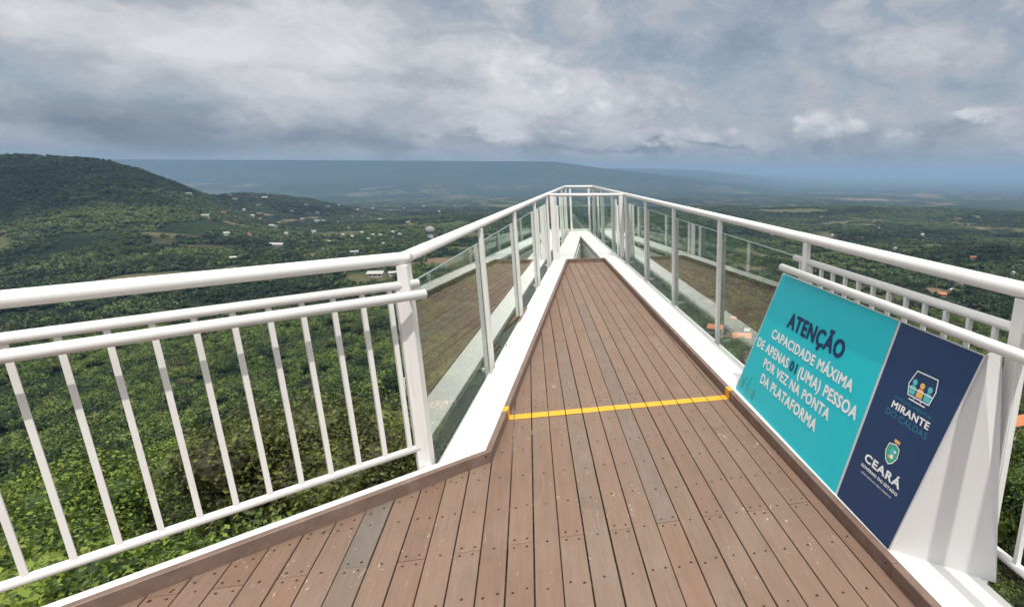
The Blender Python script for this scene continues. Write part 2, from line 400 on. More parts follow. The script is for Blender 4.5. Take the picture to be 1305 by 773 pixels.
# curb boards
def curb_board(name, a, b_, side, z0=-.03, z1=B, th=CW, ext=(0, 0)):
    """outer top edge runs a->b, thickness towards side (unit vec)"""
    a = Vector(a).to_2d(); b_ = Vector(b_).to_2d(); d = (b_ - a).normalized(); n_ = Vector(side).normalized() * th
    a2 = a - d * ext[0]; b2 = b_ + d * ext[1]
    return prism(name, [tuple(a2), tuple(b2), tuple(b2 + n_), tuple(a2 + n_)], z0, z1, M_curb, None, .003)
def mitre(name, p0, p1, q1, q0): return prism(name, [p0, p1, q1, q0], -.03, B, M_curb, None, .003)
kin = (lambda: ( (lambda y: (lcurb_in(y), y))((3.3856 - CW * 1.19 + SW * (-.7274 + CW)) / (1 - SW * DL)) ))()
curbs = []
curbs.append(mitre('curb_board', (KX, KY), (lin(YF), YF), (lcurb_in(YF), YF), kin))
wx = -3.2
curbs.append(mitre('curb_board', (wx, win(wx)), (KX - .001, KY - .0006), (kin[0] - .001, kin[1] - .0006), (wx, wcurb_in(wx))))
curbs.append(mitre('curb_board', (rcurb_in(1.74), 1.742), (rcurb_in(YF), YF), (rin(YF), YF), (rin(1.74), 1.742)))
curbs.append(mitre('curb_board', (rcurb_in(-.3) - .004, -.3), (rcurb_in(1.74) - .003, 1.738), (rin(1.74), 1.738), (rin(-.3), -.3)))
curbs.append(prism('curb_board', [(lin(YF), YF + .002), (rin(YF), YF + .002), (rin(YF), YF + .045), (lin(YF), YF + .045)], -.03, B, M_curb, None, .003))
# yellow paint wrapped over the curbs
def wrap(fx, sg):
    v = []; ya, yb = stripe; o1, o2 = .0015, .0015
    for y in (ya, yb):
        xi = fx(y)[0]; xo = fx(y)[1]
        v += [(xi - sg * o1, y, .004), (xi - sg * o1, y, B + o2), (xo, y, B + o2)]
    return pydata('painted_stripe', v, [(0, 1, 4, 3), (1, 2, 5, 4)], M_yellow)
stripes.append(wrap(lambda y: (rcurb_in(y), rin(y)), 1)); stripes.append(wrap(lambda y: (lcurb_in(y), lin(y)), -1))
def bolt_disc(c, n_, r_=.006):
    n_ = Vector(n_).normalized(); s_ = n_.orthogonal().normalized(); u_ = n_.cross(s_); c = Vector(c)
    return pydata('bolt', [c + (s_ * math.cos(t * math.pi / 5) + u_ * math.sin(t * math.pi / 5)) * r_ for t in range(10)], [tuple(range(10))], M_screw)
bolts = [bolt_disc((kin[0] - .03, wcurb_in(kin[0] - .03) - .0012, .045), (SW, -1, 0))]
for yb_ in (1.78, 1.70): bolts.append(bolt_disc((rcurb_in(yb_) - .0015, yb_, .04), (-1, 0, 0), .005))
adopt(deck, *parts, *curbs, *stripes, *bolts, sc_o)

# ------------------------------------------------------------------ steel frame
frame = empty('steel_platform_frame', (.5, 6, -.3)); tag(frame, 'white painted steel box beams and joists under and around the brown deck', 'frame')
BT = B - .006
fp = []
def beam(name, poly, z0=-.24, z1=BT, m_=M_beam): fp.append(prism(name, poly, z0, z1, m_, None, .004)); return fp[-1]
bw = .34
rinn = lambda y: rout(y) - bw; linn = lambda y: lout(y) + bw * 1.0
yap = 14.25; xap = rinn(yap)
TY = 15.42
# the beams under the curb boards: only the visible outer strip next to the deck, full width past the deck end
beam('side_beam', [(rin(-.3) + .001, -.3), (rout(-.3), -.3), (rout(YF), YF), (rin(YF) + .001, YF)], .008)
beam('side_beam', [(KX - .002, KY + .002), (lin(YF) - .001, YF), (lout(YF), YF), (-.5538, 3.1062 + .0)], .008)
beam('tip_beam', [(rinn(YF + .05), YF + .047), (rout(YF + .05), YF + .047), (rout(TY), TY), (xap, yap)], .008)
beam('tip_beam', [(lout(YF + .05), YF + .047), (linn(YF + .05), YF + .047), (xap - .001, yap), (rout(TY) - .001, TY), (lout(TY), TY)], .008)
beam('tip_kerb', [(lout(TY) - .05, TY + .002), (rout(TY) + .05, TY + .002), (rout(TY) + .05, TY + .06), (lout(TY) - .05, TY + .06)], -.085, BT + .05)
beam('wing_beam', [(wx, win(wx) + .002), (KX - .03, win(KX - .03) + .002), (-.56, wout(-.56)), (wx, wout(wx))], .008)
# joists and lower girders
for y in [1.0, 1.62, 3.6, 5.2, 7.0, 8.8, 10.3]:
    if y > 3.2: xl = lin(y) - .05
    else: xl = (y - 3.42) / SW
    fp.append(bar('joist', (max(xl, -3.1), y, -.10), (rin(y) + .1, y, -.10), .06, .1, M_white, None))
for s_, fn in ((1, rout), (-1, lout)):
    fp.append(bar('girder', (fn(3.4) - s_ * .27, 3.4 if s_ < 0 else -.3, -.27), (fn(TY - 1.6) - s_ * .27, TY - 1.6, -.27), .12, .40, M_beam, None))
fp.append(bar('girder', (wx, win(wx) - .10, -.3), (-.75, win(-.75) - .10, -.3), .1, .4, M_beam, None))
adopt(frame, *fp)

# ------------------------------------------------------------------ glass railings
ZR = 1.19; GT = 1.045
def rail_side(label, line, ys, side, kink=None, y_end=15.35, y0=None):
    """posts stand on the glass line outside the beam"""
    yb = ys[0]; t = empty('glass_railing', (line(yb), yb, 0)); tag(t, label, 'railing'); p_ = []
    d = Vector((line(10) - line(0), 10, 0)).normalized(); nrm = Vector((d.y, -d.x, 0)) * side      # outward
    pts = [Vector((line(y0 if y0 is not None else ys[0]), y0 if y0 is not None else ys[0], ZR)), Vector((line(y_end), y_end, ZR))]
    p_.append(tube('handrail', pts, .031, M_white, None, 18))
    for i, y in enumerate(ys):
        c = Vector((line(y), y, 0)) - nrm * (.0 if (i == 0 and kink) else .0165)
        wd = .05 if (i == 0 and kink) else .034
        p_.append(bar('post', c + Vector((0, 0, -.26)), c + Vector((0, 0, ZR - .028)), wd, .052 if wd < .05 else .075, M_white, None, up=d))
        # flat fin on the inner side of each post, with the clamp screw
        if i:
            f0 = c + nrm * .012 + d * .026
            p_.append(bar('post_fin', f0 + Vector((0, 0, GT)), f0 + Vector((0, 0, ZR - .03)), .03, .008, M_white, None, up=d, bev=.001))
            p_.append(bar('clamp', f0 + d * .012 + Vector((0, 0, GT - .035)), f0 + d * .012 + Vector((0, 0, GT + .004)), .016, .022, M_steel_dark, None, up=d, bev=.001))
        # stub brackets back to the beam
        if y < 15:
            e = Vector((line(y), y, 0)) - nrm * (.15 if side > 0 else .10)
            p_.append(bar('bracket', e + Vector((0, 0, -.02)) - d * .0, c + Vector((0, 0, -.02)) - nrm * .02, .045, .03, M_white, None))
    for a, b_ in zip(ys[:-1], ys[1:]):
        A = Vector((line(a), a, 0)) + d * .012 + nrm * .004; E_ = Vector((line(b_), b_, 0)) - d * .008 + nrm * .004
        bm = bmesh.new(); th = nrm * .010
        q = [bm.verts.new(v_) for v_ in (A + Vector((0, 0, -.05)), E_ + Vector((0, 0, -.05)), E_ + Vector((0, 0, GT)), A + Vector((0, 0, GT)))]
        f0 = bm.faces.new(q); r_ = bmesh.ops.extrude_face_region(bm, geom=[f0])
        for g_ in r_['geom']:
            if isinstance(g_, bmesh.types.BMVert): g_.co += th
        bm.faces.ensure_lookup_table()
        o = bmobj('glass_pane', bm, M_glass, None)
        p_.append(o)
        eb = bar('glass_edge', A + Vector((0, 0, GT + .0025)) + th / 2, E_ + Vector((0, 0, GT + .0025)) + th / 2, .0105, .004, M_glass_edge, None, bev=0)
        p_.append(eb)
        p_.append(bar('bottom_channel', A + Vector((0, 0, -.065)) + th / 2, E_ + Vector((0, 0, -.065)) + th / 2, .03, .026, M_white, None))
    adopt(t, *p_); return t
KYG = 3.094
ysR = [3.45, 5.2, 6.94, 8.65, 10.38, 12.0, 13.65, 15.32]
ysL = [KYG, 4.86, 6.66, 8.55, 10.38, 12.1, 13.9, 15.32]
railR = rail_side('right hand glass railing beyond the turquoise notice board, white posts and rail', rgl, ysR, 1, y0=-.6)
railL = rail_side('left hand glass railing from the corner post to the tip, white posts and rail', lgl, ysL, -1, kink=True)

# tip front
t = empty('tip_railing', (1.24, 15.35, 0)); tag(t, 'short white railing with glass closing the far tip of the platform', 'railing'); p_ = []
xl, xr = lgl(15.35), rgl(15.35)
p_.append(tube('handrail', [(xl, 15.352, ZR), (xr, 15.352, ZR)], .030, M_white, None))
for x in (xl + .13, xr - .11): p_.append(bar('post', (x, 15.37, -.1), (x, 15.37, ZR - .03), .05, .05, M_white, None, up=Vector((0, 1, 0))))
p_.append(bar('glass_pane', (xl + .17, 15.36, .5725), (xr - .14, 15.36, .5725), .010, .945, M_glass, None, bev=0))
p_.append(bar('glass_edge', (xl + .17, 15.36, GT + .004), (xr - .14, 15.36, GT + .004), .011, .004, M_glass_edge, None, bev=0))
adopt(t, *p_)

# gate across the deck end
t = empty('crossing_gate', (.98, YF + .05, 0)); tag(t, 'white steel gate frame with glass pane across the narrow deck end', 'gate'); p_ = []
gy = YF + .09
p_.append(tube('top_rail', [(lgl(gy) + .03, gy, ZR - .006), (rgl(gy) - .03, gy, ZR - .006)], .026, M_white, None))
for x, top, wd in ((.385, ZR - .03, .075), (1.60, ZR - .03, .075)): p_.append(bar('post', (x, gy, BT), (x, gy, top), wd, .06, M_white, None, up=Vector((0, 1, 0))))
for x in (.465, 1.53): p_.append(bar('pane_post', (x, gy + .004, BT), (x, gy + .004, 1.0), .035, .045, M_white, None, up=Vector((0, 1, 0))))
p_.append(bar('glass_pane', (.485, gy + .01, .545), (1.51, gy + .01, .545), .010, .90, M_glass, None, bev=0))
p_.append(bar('glass_edge', (.485, gy + .01, .999), (1.51, gy + .01, .999), .011, .005, M_glass_edge, None, bev=0))
adopt(t, *p_)

# ------------------------------------------------------------------ left wing balustrade
t = empty('steel_balustrade', (-1.2, wgl(-1.2), 0)); tag(t, 'white steel balustrade with upright bars along the left edge of the deck', 'balustrade'); p_ = []
wd_ = Vector((1, SW, 0)).normalized(); wn_ = Vector((-SW, 1, 0)).normalized()
def wp(x, z, off=0): return Vector((x, wgl(x), z)) + wn_ * off
kx = lgl(KYG)
p_.append(tube('handrail', [wp(-3.2, ZR), Vector((kx, KYG, ZR)), Vector((lgl(KYG + .06), KYG + .06, ZR))], .0312, M_white, None, 18))
p_.append(tube('back_rail', [wp(-3.2, 1.060, -.006), wp(-.578, 1.060, -.006)], .021, M_white, None))
p_.append(tube('front_rail', [wp(-3.2, 1.024, -.125), wp(-.595, 1.024, -.125) + wd_ * .0], .0235, M_white, None))
p_.append(tube('bottom_rail', [wp(-3.2, .172), wp(-.615, .172)], .019, M_white, None))
x = -.70
while x > -3.1:
    p_.append(bar('baluster', wp(x, .18), wp(x, 1.045), .021, .021, M_white, None, up=wn_, bev=.0015)); x -= .1062
for x in (-.63, -1.96, -3.1):
    p_.append(bar('rail_bracket', wp(x, .985), wp(x, 1.005, -.12), .018, .016, M_white, None))
p_.append(bar('post', wp(-.655, -.2), wp(-.655, 1.04), .05, .03, M_white, None, up=wn_))
p_.append(bar('post', wp(-2.35, -.2), wp(-2.35, ZR - .03), .05, .05, M_white, None, up=wn_))
adopt(t, *p_)

# ------------------------------------------------------------------ right balustrade behind the board
t = empty('steel_balustrade', (1.79, 1.5, 0)); tag(t, 'white steel balustrade with upright bars standing behind the turquoise notice board', 'balustrade'); p_ = []
p_.append(tube('back_rail', [(rgl(-.6), -.6, 1.04), (rgl(3.64), 3.64, 1.04)], .0205, M_white, None))
p_.append(tube('front_rail', [(1.668 + B1 * -.6, -.6, .992), (1.668 + B1 * 3.56, 3.56, .992)], .0235, M_white, None))
p_.append(tube('bottom_rail', [(rgl(-.6), -.6, .112), (rgl(3.42), 3.42, .112)], .019, M_white, None))
y = 3.55
while y > -.5:
    p_.append(bar('baluster', (rgl(y), y, .12), (rgl(y), y, 1.03), .021, .021, M_white, None, up=Vector((0, 1, 0)), bev=.0015)); y -= .1425
for y in (1.72, -.4):
    p_.append(bar('post', (rgl(y), y, -.2), (rgl(y), y, ZR - .03), .05, .06, M_white, None, up=Vector((0, 1, 0))))
for y in (3.3, 1.76, .1): p_.append(bar('rail_bracket', (rgl(y), y, .95), (1.66, y, .972), .016, .018, M_white, None))
adopt(t, *p_)

# ------------------------------------------------------------------ notice board
M_teal = plain('turquoise_print', (.012, .50, .57), .38, .45, 0, .03, 3)
M_teal_l = plain('pale_teal_print', (.10, .50, .52), .4, .4)
M_navy = plain('navy_print', (.015, .042, .115), .38, .45, 0, .06, 3)
M_ink = plain('dark_navy_lettering', (.008, .03, .10), .4, .4)
M_wprint = plain('white_print', (.78, .80, .80), .4, .4)
M_tealtxt = plain('dull_teal_lettering', (.035, .22, .29), .4, .4)
M_orange = plain('orange_print', (.78, .45, .12), .4, .4)
M_green = plain('green_print', (.06, .38, .25), .4, .4)
M_board = white_paint('white_board_sheet', (.60, .60, .60), .45)
board = empty('notice_board', (1.5, 2.7, B)); tag(board, 'slanted turquoise and navy notice board with white lettering leaning on the right hand rail', 'sign')
bp = []
SX, SZ = .25, .89; SL = math.hypot(SX, SZ); sdir = Vector((SX / SL, 0, SZ / SL)); snrm = Vector((-SZ / SL, 0, SX / SL))
def bpnt(u, v, off=0): return Vector((1.40, -u, .07)) + sdir * v + snrm * off     # u runs left to right as read
def sheet(name, uvs, off, m_, th=.0012):
    n_ = len(uvs); v = [bpnt(u, q, off) for u, q in uvs] + [bpnt(u, q, off - th) for u, q in uvs]
    f = [tuple(range(n_)), tuple(range(n_, 2 * n_))[::-1]] + [(i, i + n_, (i + 1) % n_ + n_, (i + 1) % n_) for i in range(n_)]
    o = pydata(name, v, f, m_); return o
cTL, cBL, cDT, cDB, cTR, cBR = (-3.578, .905), (-3.768, -.055), (-2.262, .905), (-2.274, -.055), (-1.737, .905), (-1.836, -.055)
bp.append(sheet('board_sheet', [(cBL[0] - .012, cBL[1]), (cBR[0] + .010, cBR[1]), (cTR[0] + .010, .91), (cTL[0] - .012, .91)], 0, M_board, .014))
bp.append(sheet('turquoise_panel', [cBL, (cDB[0] - .012, cDB[1]), (cDT[0] - .012, cDT[1]), cTL], .0022, M_teal))
bp.append(sheet('navy_panel', [(cDB[0] + .008, cDB[1]), cBR, cTR, (cDT[0] + .008, cDT[1])], .0022, M_navy))
def _caph():
    cu = bpy.data.curves.new('h', 'FONT'); cu.body = 'H'; cu.size = 1; o = bpy.data.objects.new('h', cu); COL.objects.link(o)
    me = bpy.data.meshes.new_from_object(o.evaluated_get(bpy.context.evaluated_depsgraph_get())); z_ = max(v.co.y for v in me.vertices); bpy.data.objects.remove(o); bpy.data.meshes.remove(me); return z_
CAPH = _caph()
def text(body, u0, u1, v0, v1, m_, off=.0036, bold=0.0, label=None):
    cu = bpy.data.curves.new('lettering', 'FONT'); cu.body = body; cu.size = 1; cu.space_character = 1.0 + bold * 1.6; cu.resolution_u = 3
    o = bpy.data.objects.new('lettering', cu); COL.objects.link(o)
    dg = bpy.context.evaluated_depsgraph_get(); me = bpy.data.meshes.new_from_object(o.evaluated_get(dg)); bpy.data.objects.remove(o)
    co = np.array([v.co[:] for v in me.vertices]); 
    # cap height without accents: measure with a plain letter H scaled the same
    x0, x1 = co[:, 0].min(), co[:, 0].max(); H = CAPH
    # heavy lettering: the outline is repeated with tiny shifts, each a hair above the last
    hb = (v1 - v0) * bold; sh_ = [(0, 0)] if not bold else [(-1, 0), (1, 0), (0, 1), (0, -1), (-.7, .7), (.7, .7), (.7, -.7), (-.7, -.7)]
    tf = [list(p.vertices) for p in me.polygons]; V = []; F_ = []
    for si, (sx_, sy_) in enumerate(sh_):
        k0 = len(V)
        for cx_, cy_, _ in co: V.append(bpnt(u0 + hb + (cx_ - x0) / (x1 - x0) * (u1 - u0 - 2 * hb) + sx_ * hb, v0 + hb * .6 + cy_ / H * (v1 - v0 - 1.2 * hb) + sy_ * hb * .7, off + .00012 * si))
        F_ += [[a + k0 for a in f_] for f_ in tf]
    bpy.data.meshes.remove(me)
    q = pydata('lettering', V, F_, m_); 
    if label: q['label'] = label
    bp.append(q)
text('ATENÇÃO', -3.303, -2.605, .598, .700, M_ink, bold=.075, label='dark navy heading word')
text('CAPACIDADE MÁXIMA', -3.464, -2.43, .480, .543, M_wprint, bold=.06)
text('DE APENAS ', -3.634, -3.125, .368, .434, M_wprint, bold=.06)
text('01', -3.106, -3.012, .372, .436, M_ink, bold=.06)
text('(UMA) PESSOA', -2.985, -2.326, .370, .438, M_wprint, bold=.06)
text('POR VEZ NA PONTA', -3.45, -2.543, .273, .336, M_wprint, bold=.06)
text('DA PLATAFORMA', -3.42, -2.624, .168, .236, M_wprint, bold=.06)
text('COMPLEXO AMBIENTAL', -2.122, -1.865, .580, .594, M_tealtxt, bold=.0)
text('MIRANTE', -2.118, -1.860, .535, .568, M_wprint, bold=.06)
text('DO CALDAS', -2.141, -1.852, .495, .524, M_tealtxt)
text('CEARÁ', -2.166, -1.892, .239, .279, M_wprint, bold=.07)
text('GOVERNO DO ESTADO', -2.173, -1.890, .208, .222, M_wprint, bold=.055)
text('SECRETARIA DO MEIO AMBIENTE', -2.155, -1.919, .181, .189, M_wprint)
def poly_line(pts, wd, m_, closed=True, name='emblem_line', off=.0038):
    v = []; f = []; n_ = len(pts)
    for i in range(n_ if closed else n_ - 1):
        a = Vector(pts[i]); b_ = Vector(pts[(i + 1) % n_]); d = (b_ - a).normalized(); s_ = Vector((-d.y, d.x)) * wd / 2; a = a - d * wd * .4; b_ = b_ + d * wd * .4
        k = len(v); oo = off + .00025 * (i % 3)
        v += [bpnt(*(a - s_), oo), bpnt(*(b_ - s_), oo), bpnt(*(b_ + s_), oo), bpnt(*(a + s_), oo)]; f.append((k, k + 1, k + 2, k + 3))
    bp.append(pydata(name, v, f, m_))
def disc(u, v, ru, rv, m_, off=.0034, name='emblem_shape', n_=14): bp.append(sheet(name, [(u + ru * math.cos(i * 2 * math.pi / n_), v + rv * math.sin(i * 2 * math.pi / n_)) for i in range(n_)], off, m_, .0004))
# viewpoint emblem: window frame with three figures
poly_line([(-2.037, .737), (-1.905, .742), (-1.893, .690), (-1.905, .629), (-2.045, .626), (-2.062, .672)], .0055, M_wprint)
for u, m_ in ((-2.028, M_teal_l), (-1.978, M_orange), (-1.928, M_teal_l)):
    disc(u, .688, .015, .013, m_); bp.append(sheet('emblem_shape', [(u - .020, .634), (u + .020, .634), (u + .021, .662), (u + .012, .673), (u - .012, .673), (u - .021, .662)], .0034, m_, .0004))
poly_line([(-2.056, .660), (-1.899, .664)], .0045, M_wprint, False, off=.0044); poly_line([(-2.03, .611), (-1.925, .612)], .0055, M_wprint, False)
poly_line([(-2.0, .626), (-2.0, .611)], .004, M_wprint, False); poly_line([(-1.955, .626), (-1.955, .611)], .004, M_wprint, False)
# coat of arms: shield outline, green field, pale palm and small tower crown
sh = [(-2.045, .388), (-2.0, .40), (-1.972, .388), (-1.966, .35), (-1.985, .318), (-2.008, .304), (-2.034, .316), (-2.052, .35)]
bp.append(sheet('emblem_shape', sh, .0030, M_green, .0004)); poly_line(sh, .0048, M_wprint, off=.0040)
disc(-2.006, .362, .019, .015, M_teal_l, .0036); disc(-2.004, .340, .012, .010, M_wprint, .0037); disc(-2.018, .336, .008, .007, M_orange, .0042); disc(-1.992, .368, .007, .006, M_wprint, .0042)
bp.append(sheet('emblem_shape', [(-2.020, .406), (-1.984, .406), (-1.982, .420), (-2.022, .420)], .0034, M_orange, .0004))
# faint leaf print low on the left
M_leafp = plain('leaf_print', (.12, .44, .36), .4, .4); M_leafb = plain('blue_leaf_print', (.03, .26, .42), .4, .4)
for (u, v, an, ln, mm) in [(-3.70, .0, 60, .16, M_leafb), (-3.68, .0, 95, .14, M_leafp), (-3.62, .0, 40, .14, M_leafp), (-3.60, .0, 75, .17, M_leafb), (-3.52, .0, 50, .12, M_leafp), (-3.47, .0, 85, .10, M_leafb), (-3.64, .02, 130, .09, M_leafp)]:
    for j in range(6):
        for sg in (-1, 1):
            tt = .25 + j * .13; cu_, cv_ = u + math.cos(R(an)) * ln * tt, v + math.sin(R(an)) * ln * tt; a2 = R(an + sg * 42); l2 = .035 * (1.1 - tt * .7)
            e = (cu_ + math.cos(a2) * l2, cv_ + math.sin(a2) * l2); pq = Vector((-math.sin(a2), math.cos(a2))) * .0042
            if e[0] < -3.72: continue
            bp.append(sheet('leaf_print', [(cu_, cv_), ((cu_ + e[0]) / 2 + pq.x, (cv_ + e[1]) / 2 + pq.y), e, ((cu_ + e[0]) / 2 - pq.x, (cv_ + e[1]) / 2 - pq.y)], .0032 + .0002 * (j % 2), mm, .0003))
# side plate closing the near end
T1 = bpnt(-1.737, .905, -.004); Bf = bpnt(-1.836, -.055, -.004); Bb = Vector((1.690, 1.545, BT + .001)); T2 = Vector((1.725, 1.735, .965))
Tm = Vector((1.385, 1.60, BT + .001))
v = [T1, Bf, Bb, T2]
back = [p + Vector((.004, .008, 0)) for p in v]
bp.append(pydata('side_plate', v + back, [(0, 1, 2), (0, 2, 3), (6, 5, 4), (7, 6, 4)] + [(i, (i + 1) % 4, (i + 1) % 4 + 4, i + 4) for i in range(4)], M_board))
adopt(board, *bp)

# ------------------------------------------------------------------ terrain
FH = Vector((math.sin(YAW), math.cos(YAW))); RH = Vector((math.cos(YAW), -math.sin(YAW)))
prof_r = np.log(np.array([1, 6, 12, 25, 50, 90, 150, 250, 440, 800, 1300, 2000, 3200, 5000, 8000, 12000, 20000, 40000, 120000.]))
prof_z = np.array([-5, -5.2, -7.5, -14, -25, -42, -63, -90, -122, -140, -158, -180, -208, -280, -350, -420, -500, -580, -800.])
def vnoise(x, y, s, seed=0):
    """cheap value noise on numpy arrays"""
    x = x / s + seed * 17.13; y = y / s - seed * 9.7
    xi = np.floor(x).astype(np.int64); yi = np.floor(y).astype(np.int64); fx = x - xi; fy = y - yi
    fx = fx * fx * (3 - 2 * fx); fy = fy * fy * (3 - 2 * fy)
    def h(a, b):
        n_ = (a * 374761393 + b * 668265263 + seed * 1442695) & 0xffffffff; n_ = ((n_ ^ (n_ >> 13)) * 1274126177) & 0xffffffff
        return ((n_ ^ (n_ >> 16)) & 0xffff) / 65535.0
    return (h(xi, yi) * (1 - fx) + h(xi + 1, yi) * fx) * (1 - fy) + (h(xi, yi + 1) * (1 - fx) + h(xi + 1, yi + 1) * fx) * fy
def sstep(a, b, x):
    t_ = np.clip((x - a) / (b - a), 0, 1); return t_ * t_ * (3 - 2 * t_)
def height(x, y):
    x = np.asarray(x, float); y = np.asarray(y, float)
    r = np.hypot(x, y) + .1; D = x * FH.x + y * FH.y; L = x * RH.x + y * RH.y
    z = np.interp(np.log(np.maximum(r, 1)), prof_r, prof_z)
    # the cliff top behind the viewer
    back = sstep(2, -30, D); z = z * (1 - back) + (-4 + 0 * z) * back
    am = np.clip(r / 60, 0, 1)
    z = z + am * ((vnoise(x, y, 90, 1) - .5) * 12 + (vnoise(x, y, 28, 2) - .5) * 7) * np.clip(r / 200, .35, 1)
    am2 = sstep(300, 1500, r); z = z + am2 * ((vnoise(x, y, 700, 3) - .5) * 46 + (vnoise(x, y, 260, 4) - .5) * 18)
    # small knolls that carry the two nearest roofs
    z = z + 10 * np.exp(-(((x + 24) / 17) ** 2 + ((y - 166) / 20) ** 2)) + 8 * np.exp(-(((x + 49) / 14) ** 2 + ((y - 222) / 18) ** 2))
    # big hill on the left
    u = np.degrees(np.arctan2(L, np.maximum(D, 1)))       # azimuth from heading
    hill = (.93 * sstep(-33.0, -45.0, u) + .07 * sstep(-42, -50, u)) * np.exp(-(np.abs(D - 2050) / 700) ** 2.4)
    z = z + hill * (238 + 34 * (vnoise(x, y, 420, 5) - .5) + 16 * (vnoise(x, y, 150, 6) - .5))
    hill2 = np.exp(-((u + 35) / 5.5) ** 2) * np.exp(-((D - 3100) / 700) ** 2); z = z + hill2 * 104
    # far mesa
    Lx = L / np.maximum(D, 1) * 761 + 865                 # photo column, used only as an angle
    edge = 1 - sstep(700, 930, Lx) * 1.0
    topz = np.interp(Lx, [705, 735, 762, 820, 900, 1010, 1100], [148, 92, 30, -70, -236, -460, -600.])
    wv = (vnoise(x, y, 2600, 7) - .5) * 2600 + (vnoise(x, y, 900, 8) - .5) * 900
    fac = sstep(8200, 12000, D + wv * .5); sc_ = sstep(11300, 12000, D + wv * .16)
    mz = z + (np.maximum(topz, z) - z) * (fac * .45 + sc_ * .55)
    m_in = (D > 7000) & (Lx < 1090)
    z = np.where(m_in, mz, z)
    f2 = sstep(17000, 22000, D) * sstep(560, 760, Lx) * (1 - sstep(830, 1010, Lx)); z = np.where(D > 15000, np.maximum(z, z + (40 - z) * f2), z)
    return z
CLR = [(940, 402, 17, 5, 1), (900, 388, 14, 5, 1), (978, 432, 12, 4, 1), (862, 372, 16, 5, 0), (1290, 585, 8, 3, 1), (412, 324, 26, 9, 1), (345, 318, 26, 9, 0), (300, 285, 60, 16, 1), (330, 272, 70, 20, 1), (560, 309, 22, 8, 0), (470, 356, 30, 12, 0), (220, 300, 50, 14, 0), (480, 330, 34, 10, 0), (1165, 249, 520, 90, 1), (1105, 254, 420, 80, 1), (1010, 268, 200, 40, 0), (950, 260, 240, 50, 0),
       (1180, 262, 300, 50, 0), (640, 262, 150, 40, 0), (1225, 285, 120, 26, 0), (1080, 283, 110, 26, 0), (700, 250, 300, 60, 0), (1090, 345, 20, 9, 0), (1190, 372, 16, 10, 1), (960, 455, 9, 7, 1), (930, 430, 9, 7, 1), (1285, 560, 7, 6, 1), (380, 300, 40, 12, 0), (430, 312, 40, 12, 0), (260, 318, 50, 14, 0)]
def sight(px, py):
    d = (Fv * FPX + R2 * (px - CX) - U2 * (py - CY)).normalized(); t_ = np.geomspace(5, 60000, 2500); hh = height(d.x * t_, d.y * t_); k = np.argmax(CAMZ + d.z * t_ < hh); return float(d.x * t_[k]), float(d.y * t_[k])
CLR = [sight(a, b_) + (rx, ry * 3.0, k) for a, b_, rx, ry, k in CLR]
def clearing(x, y):
    '''0..1 open ground, and how much of it is bare soil'''
    r = np.hypot(x, y); op = sstep(.66, .76, vnoise(x, y, 120, 31) * .6 + vnoise(x, y, 42, 32) * .4) * (height(x, y) < -118) * sstep(500, 800, r) * (1 - sstep(5000, 9000, r)); so = op * sstep(.60, .75, vnoise(x, y, 160, 33))
    for cx_, cy_, rx, ry, k in CLR:
        rr = math.hypot(cx_, cy_); ux, uy = cx_ / rr, cy_ / rr; al = (x - cx_) * ux + (y - cy_) * uy; ac = -(x - cx_) * uy + (y - cy_) * ux
        q = np.exp(-((al / ry) ** 2 + (ac / rx) ** 2)) + (vnoise(x, y, rx * .5, 34) - .5) * .5 * (np.abs(al) < ry * 2) * (np.abs(ac) < rx * 2); m_ = sstep(.35, .5, q); op = np.maximum(op, m_); so = np.maximum(so, m_ * (.9 if k else .15))
    return op, so
azs = np.concatenate([np.arange(-50, 62, .2), np.arange(62, 310, 3.0)])     # world azimuth degrees from +Y
rs = np.concatenate([[.5, 2, 4], np.geomspace(6, 100000, 420)])
AZ, RR = np.meshgrid(np.radians(azs), rs); XX = RR * np.sin(AZ); YY = RR * np.cos(AZ); ZZ = height(XX, YY)
nr, na = XX.shape
vv = np.stack([XX.ravel(), YY.ravel(), ZZ.ravel()], 1); vv = np.vstack([vv, [[0, 0, -5.0]]])
ii = np.arange(nr * na).reshape(nr, na); a_ = ii[:-1, :]; b_ = np.roll(ii, -1, 1)[:-1, :]; c_ = np.roll(ii, -1, 1)[1:, :]; d_ = ii[1:, :]
quads = np.stack([a_, b_, c_, d_], -1).reshape(-1, 4)
tris = np.stack([np.full(na, nr * na), np.roll(ii[0], -1), ii[0]], 1)
me = bpy.data.meshes.new('ground'); nq, nt_ = len(quads), len(tris)
me.vertices.add(len(vv)); me.vertices.foreach_set('co', vv.ravel())
me.loops.add(nq * 4 + nt_ * 3); me.loops.foreach_set('vertex_index', np.concatenate([quads[:, ::-1].ravel(), tris[:, ::-1].ravel()]).astype(np.int32))
me.polygons.add(nq + nt_); me.polygons.foreach_set('loop_start', np.concatenate([np.arange(nq) * 4, nq * 4 + np.arange(nt_) * 3]).astype(np.int32))
try: me.polygons.foreach_set('loop_total', np.concatenate([np.full(nq, 4), np.full(nt_, 3)]).astype(np.int32))
except Exception: pass
me.update(calc_edges=True); me.validate(); me.polygons.foreach_set('use_smooth', [True] * len(me.polygons))
